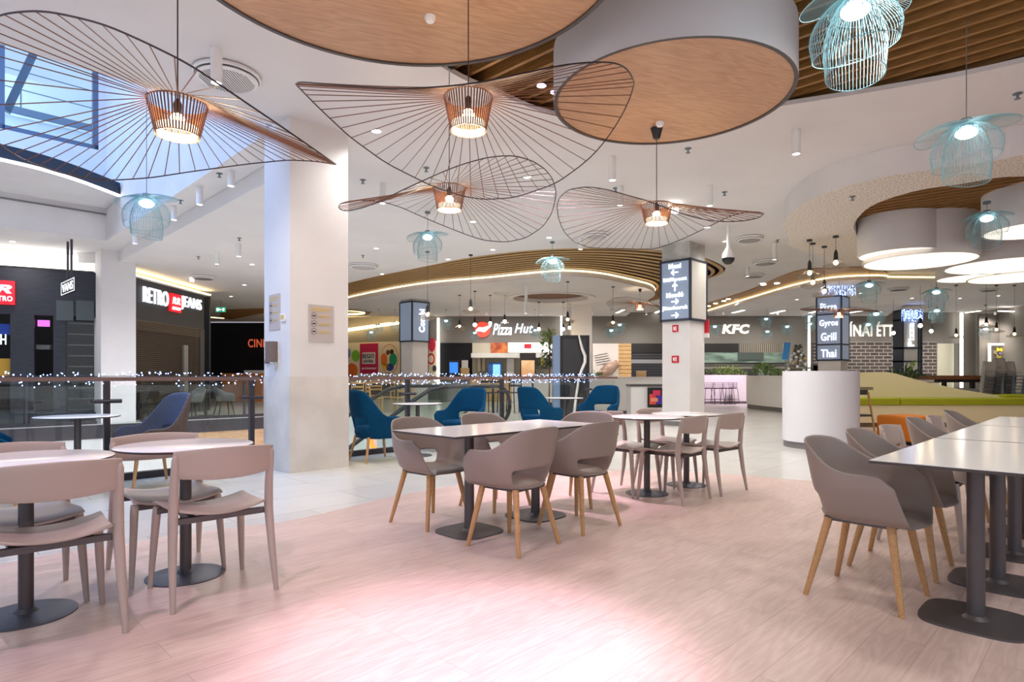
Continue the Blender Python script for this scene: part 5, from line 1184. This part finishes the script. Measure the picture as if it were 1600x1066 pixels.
# ---------------------------------------------------------------- counters, planters, partitions
def stadium(a, b, r, n=16):
    a, b = Vector(a), Vector(b); th = atan2(b.y-a.y, b.x-a.x)
    return [(a.x+r*cos(th+pi/2+pi*i/n), a.y+r*sin(th+pi/2+pi*i/n)) for i in range(n+1)]+[(b.x+r*cos(th-pi/2+pi*i/n), b.y+r*sin(th-pi/2+pi*i/n)) for i in range(n+1)]
t = thing('partition', 'white round-ended low partition before the lit menu pillar', 'partition', (4.89, 9.65, 0))
wpart('body', MB().prism(stadium((4.89, 9.65), (6.1, 12.0), .55), .1, 1.2), mat('partition white', (226, 226, 230), .5), t); wpart('skirting', MB().prism(stadium((4.89, 9.65), (6.1, 12.0), .53), 0, .1), M['skirt'], t)
t = thing('planter', 'curved white planter wall left of the round-ended partition', 'planter', (8.3, 20, 0)); pl = [(8.25, 21.4), (8.22, 20.2), (8.36, 18.7), (8.9, 17.4), (9.8, 16.8), (10.6, 17.6), (9.6, 21.4)]
wpart('body', MB().prism(pl, .14, 1.14), M['plainwhite'], t, smooth=False); wpart('skirting', MB().prism([(x+.03, y) for x, y in pl], 0, .14), M['skirt'], t, smooth=False)
t = thing('planter', 'long white planter wall lit pink behind the wire bar stools', 'planter', (PX(1130, 24.7), 24.7, 0)); wpart('body', bx((PX(1078, 24.7), 24.7, .1), (PX(1168, 24.7), 25.4, 1.17)), M['plainwhite'], t, smooth=False); wpart('skirting', bx((PX(1078, 24.7), 24.73, 0), (PX(1168, 24.7), 25.4, .1)), M['skirt'], t, smooth=False)
def foliage(name, label, cx, cy, z, rx, ry, h, n, L, w, m, up=.6, cat='plant', group=None, stem=True):
    t = thing(name, label, cat, (cx, cy, z), 0, group); mb = MB()
    for i in range(n):
        a = random.uniform(0, 2*pi); k = sqrt(random.random()); p = (rx*k*cos(a), ry*k*sin(a), random.uniform(0, h*(1-.5*k)))
        mb.leaf(p, (cos(a)*(1-up)+random.uniform(-.3, .3), sin(a)*(1-up)+random.uniform(-.3, .3), up+random.uniform(-.3, .3)), L*random.uniform(.6, 1.2), w*random.uniform(.7, 1.2), random.uniform(.1, .6))
    obj('leaves', mb, M[m], t, smooth=False); ms = MB()
    for i in range(5): a = 2*pi*i/5; ms.tube([(0, 0, 0), (rx*.4*cos(a), ry*.4*sin(a), h*.7)], .008, 4)
    obj('stems', ms, M['leafdark'], t); return t
foliage('leafy_plant', 'wide pale green bush on the pink lit planter', PX(1136, 24.9), 24.95, 1.17, .85, .2, .42, 420, .14, .06, 'leaf2', .5)
foliage('leafy_plant', 'broad leaved plant on the curved white planter', PX(1196, 20), 20.0, 1.14, .36, .35, .4, 120, .26, .09, 'leaf', .6)
foliage('leafy_plant', 'small pale plant at the right end of the curved planter', PX(1219, 18.6), 18.7, 1.14, .22, .2, .2, 70, .16, .05, 'leaf2', .4)
foliage('spider_plant', 'long leaved plant rising behind the sloping cream wall', PX(1414, 14.7), 14.7, .95, .28, .15, .3, 70, .42, .06, 'leafdark', .6)
foliage('leafy_plant', 'bright green shoot beside the long leaved plant behind the cream wall', PX(1424, 14.8), 14.8, 1.0, .08, .08, .45, 26, .3, .06, 'leaf2', .8)
foliage('leafy_plant', 'small bush at the railing end by the white counter', PX(931, 18.3), 18.3, 1.10, .2, .2, .16, 90, .14, .05, 'leaf', .5)
t = foliage('potted_tree', 'tall potted plant with yellow green top left of the dark cabinet', PX(858, 16.6), 16.6, 1.9, .22, .22, .6, 170, .2, .07, 'leaf2', .5); obj('trunk', MB().tube([(0, 0, -1.5), (.02, 0, 0), (0, 0, .5)], .02, 6), M['brown'], t); obj('pot', MB().lathe([(.16, -1.9), (.2, -1.5), (.17, -1.5)], 18), M['black'], t)
mb = MB()
for i in range(90): a = random.uniform(0, 2*pi); mb.leaf((random.uniform(-.15, .15), random.uniform(-.15, .15), random.uniform(-.55, .0)), (cos(a), sin(a), .2), .2, .08, .5)
obj('lower_leaves', mb, M['leafdark'], t, smooth=False)
t = thing('christmas_tree', 'small dark christmas tree with pale baubles on the curved planter', 'christmas tree', (PX(1247, 18.2), 18.2, 1.14))
mb = MB()
for i in range(520): k = random.random(); a = random.uniform(0, 2*pi); r = .32*(1-k)*random.uniform(.6, 1)+.02; mb.leaf((r*cos(a)*.7, r*sin(a)*.7, .08+k*.85), (cos(a), sin(a), .15), .13, .035, .3)
obj('needles', mb, M['leafdark'], t, smooth=False); obj('trunk', MB().tube([(0, 0, 0), (0, 0, .85)], .025, 6), M['brown'], t)
for i in range(34): k = (i+.5)/34*.9; a = i*2.4; r = .31*(1-k)+.03; obj('bauble', MB().sphere((r*cos(a), r*sin(a), .1+k*.82), .045, 10, 6), [M['plainwhite'], mat('silver ball', (200, 196, 200), .25, .7), M['yellowink']][0 if i % 3 else (1 if i % 2 else 2)], t)
t = thing('counter', 'long white counter behind the rightmost blue lounge chair', 'counter', (PX(975, 18), 18, 0)); wpart('body', bx((PX(918, 18), 18, .1), (PX(1045, 18), 18.7, 1.06)), M['plainwhite'], t, smooth=False); wpart('worktop', bx((PX(917, 18), 17.97, 1.06), (PX(1045, 18), 18.72, 1.10)), M['white'], t, smooth=False); wpart('plinth', bx((PX(918, 18), 18.03, 0), (PX(1045, 18), 18.7, .1)), M['skirt'], t, smooth=False)
t = thing('counter', 'lower white counter with a colourful poster beside the central pillar', 'counter', (PX(1010, 15.6), 15.6, 0)); wpart('body', bx((PX(986, 15.6), 15.6, .08), (PX(1048, 15.6), 16.2, .86)), M['plainwhite'], t, smooth=False); wpart('worktop', bx((PX(985, 15.6), 15.57, .86), (PX(1048, 15.6), 16.22, .91)), M['darkmetal'], t, smooth=False); wpart('plinth', bx((PX(986, 15.6), 15.63, 0), (PX(1048, 15.6), 16.2, .08)), M['skirt'], t, smooth=False)
o = wpart('poster', bx(*frect(1012, 606, 1038, 637, 15.55, .04)), M['black'], t, smooth=False)
for k, (x0, y0, x1, y1, cc) in enumerate(((1015, 616, 1025, 632, (230, 80, 60)), (1020, 610, 1032, 620, (210, 50, 90)), (1025, 618, 1037, 632, (70, 50, 150)), (1017, 622, 1028, 628, (240, 150, 120)))):
    oo = bx(*frect(x0, y0, x1, y1, 15.545-.002*k, .01)); wpart('colour_patch', oo, mat('poster colour', cc, .5), t, smooth=False)
t = thing('small_box', 'small beige box standing on the long white counter', 'box', (PX(1003, 18.2), 18.2, 1.10)); obj('box', bx((-.13, 0, 0), (.13, .2, .16)), M['lightwood'], t, smooth=False); obj('lid', bx((-.14, -.01, .16), (.14, .21, .18)), M['poster'], t, smooth=False)
t = thing('display_cabinet', 'tall dark display cabinet at the end of the railing', 'cabinet', (PX(893, 15.5), 15.5, 0)); x0, x1, xm = PX(865, 15.5), PX(921, 15.5), PX(875, 15.5); zt = PZ(524, 15.5)
wpart('carcass', bx((xm, 15.5, .0), (x1, 16.1, zt)), M['black'], t, smooth=False); wpart('side_panel', bx((x0, 15.48, 0), (xm, 16.1, zt)), mat('blue lit panel', (126, 146, 176), .4), t, smooth=False); wpart('door', bx((xm+.08, 15.48, .1), (x1-.08, 15.5, zt-.1)), mat('dark smoked door', (48, 44, 44), .2), t, smooth=False)  # blue light on the cabinet's left side is put into the panel colour
br = [(905, 524), (907, 536), (911, 546), (914, 556), (913, 566), (908, 578), (904, 592), (903, 606), (900, 618)]; mb = MB().tube([(PX(a, 15.3)+random.uniform(-.02, .02), 15.3, PZ(b, 15.3)) for a, b in br]+[(PX(896, 15.3), 15.3, .02)], [.02, .03, .035, .04, .04, .035, .03, .03, .03, .035], 7)  # added tube standing for a white crack line on the cabinet glass
tag(obj('crack_line', mb, M['plainwhite']), 'crooked white line before the dark display cabinet', 'line')

# ---------------------------------------------------------------- lime bench and sloping cream wall
t = thing('bench', 'cream bench with lime seat under a sloping cream back wall', 'bench', (PX(1450, 13.4), 13.4, 0)); Yb = 13.8
prof = [(PX(px, Yb), PZ(py, Yb)) for px, py in ((1300, 582), (1345, 582), (1385, 581.5), (1400, 584), (1420, 590), (1450, 598), (1500, 608.5), (1560, 618), (1566, 623), (1680, 623))]+[(PX(1680, Yb), .0), (PX(1300, Yb), .0)]
wpart('back_wall', xzprism(prof, Yb, Yb+.14), M['cream'], t, smooth=False)
wpart('base', bx((PX(1290, 13.3), 13.32, .1), (PX(1690, 13.3), Yb, .48)), M['cream'], t, smooth=False); wpart('skirting', bx((PX(1290, 13.3), 13.35, 0), (PX(1690, 13.3), Yb, .1)), mat('brown skirting', (126, 104, 80), .6), t, smooth=False)
for a, b in ((1290, 1405.5), (1406.5, 1690)):
    o = wpart('seat_cushion', bx((PX(a, 13.3), 13.28, .485), (PX(b, 13.3), Yb-.005, .635)), M['lime'], t); m_ = o.modifiers.new('bevel', 'BEVEL'); m_.width = .02; m_.segments = 3
o = wpart('back_cushion', bx((PX(1562, 14.1), Yb+.15, .3), (PX(1690, 14.1), Yb+.5, .70)), M['lime'], t); m_ = o.modifiers.new('bevel', 'BEVEL'); m_.width = .02
t = thing('pouf', 'orange pouf half hidden behind the right row of chairs', 'pouf', (6.55, 10.1, 0), R(20)); o = obj('upholstery', bx((-.32, -.3, .06), (.32, .3, .47)), M['orangetop'], t); m_ = o.modifiers.new('bevel', 'BEVEL'); m_.width = .04; m_.segments = 3; obj('foot', bx((-.26, -.24, 0), (.26, .24, .06)), M['black'], t, smooth=False)
t = thing('bar_stool', 'oak legged bar stool half hidden by the round-ended partition', 'stool', (PX(1338, 12.5), 12.5, 0), R(12))
obj('seat', bx((-.2, -.18, .84), (.24, .2, .9)), mat('grey stool seat', (150, 138, 112), .6), t, smooth=False); obj('under_frame', bx((-.15, -.14, .74), (.15, .15, .84)), M['darkmetal'], t, smooth=False); obj('footrest', bx((-.2, -.2, .3), (.2, .2, .34)), M['darkmetal'], t, smooth=False)
for x, y in ((-1, -1), (1, -1), (1, 1), (-1, 1)): obj('leg', MB().tube([(.24*x, .22*y, 0), (.15*x, .14*y, .8)], [.018, .022], 8), M['chairleg'], t)
t = thing('high_table', 'long wooden high table with dark legs behind the cream wall', 'table', (PX(1475, 16.6), 16.6, 0)); X0, X1 = PX(1406, 16.6), PX(1548, 16.6)
wpart('tabletop', bx((X0, 16.6, 1.03), (X1, 17.3, 1.14)), M['brown'], t, smooth=False)
for px in (1462, 1475, 1519, 1546): wpart('leg', bx((PX(px, 16.65), 16.65, 0), (PX(px, 16.65)+.08, 16.75, 1.03)), M['black'], t, smooth=False)
wpart('rail', bx((PX(1462, 16.65), 16.66, .95), (X1, 16.74, 1.03)), M['black'], t, smooth=False); wpart('end_panel', bx((X0, 16.65, 0), (PX(1460, 16.65), 16.72, 1.03)), M['plainwhite'], t, smooth=False)
t = thing('tray', 'dark tray at the left end of the wooden high table', 'tray', (PX(1416, 16.9), 16.9, 1.14)); obj('tray', bx((-.25, -.2, 0), (.4, .2, .015)), M['black'], t, smooth=False); obj('rim', bx((-.26, -.21, .015), (.41, -.19, .04)), M['black'], t, smooth=False)
t = thing('planter', 'low white planter box behind the sloping cream wall', 'planter', (PX(1418, 14.75), 14.75, 0)); obj('body', bx((-.45, -.25, 0), (.6, .3, .96)), M['plainwhite'], t, smooth=False); obj('soil', bx((-.42, -.22, .96), (.57, .27, .98)), M['brown'], t, smooth=False)
# stacked chairs
GK = 'stacked pale chairs by the lime bench'
def stack_chair(label, loc, rz):
    t = thing('stacking_chair', label, 'chair', loc, rz, GK); pm = mat('pale plastic', (206, 196, 186), .5)
    mb = MB().grid(lambda u, v: ((u-.5)*.44, (v-.5)*.42, .45-.02*sin(pi*v)), 4, 6); obj('seat', mb, pm, t)
    mb = MB().grid(lambda u, v: ((u-.5)*.42, -.21-.06*v-.03*(1-(2*u-1)**2), .56+.26*v), 8, 4); o = obj('backrest', mb, pm, t); s = o.modifiers.new('solid', 'SOLIDIFY'); s.thickness = .015
    for s_ in (-1, 1):
        obj('leg', MB().tube([(.22*s_, .22, 0), (.2*s_, .2, .44)], .012, 6), M['tealcap'], t); obj('leg', MB().tube([(.22*s_, -.26, 0), (.2*s_, -.2, .44), (.2*s_, -.27, .8)], .012, 6), M['tealcap'], t)
    return t
k0 = None; nm = ('left', 'middle', 'right')
for s in range(3):
    for i in range(9 if s != 1 else 10):
        w = 'lowest' if i == 0 else ('topmost' if i == (9 if s == 1 else 8) else ('second', 'third', 'fourth', 'fifth', 'sixth', 'seventh', 'eighth', 'ninth')[i-1])
        lab = f'pale stacking chair, {w} from below in the {nm[s]} stack by the lime bench' if w not in ('lowest', 'topmost') else f'pale stacking chair, {w} in the {nm[s]} stack by the lime bench'
        loc = (PX(1556+s*22, 15.4)+.012*i, 15.4+s*.12-.0*i, .085*i)
        if k0 is None: k0 = stack_chair(lab, loc, R(200))
        else: dup(k0, loc, R(200), lab)
# dark armchair and stool by the high table
dup(ga, (PX(1518, 15.6), 15.6, 0), R(150), 'dark armchair under the wooden high table', 'grey armchairs by the high table')
# ---------------------------------------------------------------- far stools and chairs
def wire_stool(label, loc, rz):
    t = thing('wire_stool', label, 'stool', loc, rz, 'wire bar stools by the pink lit planter'); m_ = mat('plum wire', (92, 66, 88), .4, .3)
    mb = MB()
    for i in range(9): a = R(-80+20*i); mb.tube([(.2*sin(a), -.02, .62), (.21*sin(a), -.17*cos(a), .66), (.22*sin(a), -.2*cos(a), .86)], .005, 4)
    for z in (.66, .72, .79, .86): mb.tube([(.22*sin(R(-90+15*i)), -.19*cos(R(-90+15*i)), z) for i in range(13)], .007, 4)
    obj('backrest', mb, m_, t); obj('seat', MB().lathe([(.19, .62), (.2, .635), (.18, .65)], 18), m_, t)
    for x, y in ((-1, -1), (1, -1), (1, 1), (-1, 1)): obj('leg', MB().tube([(.21*x, .19*y, 0), (.16*x, .14*y, .62)], .011, 6), m_, t)
    obj('foot_ring', MB().tube([(.19, .17, .2), (.19, -.17, .2), (-.19, -.17, .2), (-.19, .17, .2)], .008, 5, True), m_, t); return t
w0 = wire_stool('wire bar stool partly hidden by the central pillar', (PX(1107, 24.1), 24.1, 0), 0)
for px, lab in ((1121, 'middle wire bar stool before the pink lit planter'), (1137, 'right wire bar stool before the pink lit planter'), (1147, 'wire bar stool tucked behind the right one by the planter')): dup(w0, (PX(px, 24.15), 24.15 if px < 1140 else 24.4, 0), R(px % 7*4), lab)
def wood_chair(label, loc, rz, group, h=.45, m='lightwood'):
    t = thing('wooden_chair', label, 'chair', loc, rz, group); obj('seat', bx((-.21, -.21, h-.02), (.21, .21, h+.01)), M[m], t, smooth=False)
    mb = MB()
    for z in (h+.18, h+.3, h+.42): mb.box((-.19, -.21, z), (.19, -.19, z+.06))
    obj('backrest', mb, M[m], t, smooth=False)
    for s_ in (-1, 1): obj('leg', MB().tube([(.2*s_, .2, 0), (.18*s_, .18, h)], .017, 6), M[m], t); obj('leg', MB().tube([(.2*s_, -.22, 0), (.19*s_, -.2, h), (.19*s_, -.21, h+.5)], .017, 6), M[m], t)
    return t
q0 = wood_chair('pale wooden chair behind the railing, just right of the big pillar', (PX(556, 19.5), 19.5, 0), R(30), 'pale wooden chairs beyond the opening')
for px, Y, rz, lab in ((585, 18.6, -60, 'pale wooden chair beyond the railing under the toy posters'), (604, 19.6, 120, 'pale wooden chair beyond the railing below the round picture'), (625, 19.2, 40, 'pale wooden chair beyond the railing left of the far pillar'), (640, 20.2, 200, 'pale wooden chair beyond the railing at the far pillar'), (588, 21.4, 10, 'pale wooden chair further back under the toy posters')):
    dup(q0, (PX(px, Y), Y, 0), R(rz), lab)
q1 = wood_chair('dark bar stool behind the railing nearest the escalator end', (PX(757, 18.5), 18.5, 0), R(20), 'dark bar stools before the pizza counter', .62, 'black')
for px, lab in ((770, 'dark bar stool behind the railing, second from the escalator'), (790, 'dark bar stool behind the railing right of the handrail curve'), (803, 'dark bar stool behind the railing left of the blue lounge chair'), (822, 'dark bar stool behind the railing above the blue lounge chair')): dup(q1, (PX(px, 18.8), 18.8, 0), R(px*37 % 90), lab)
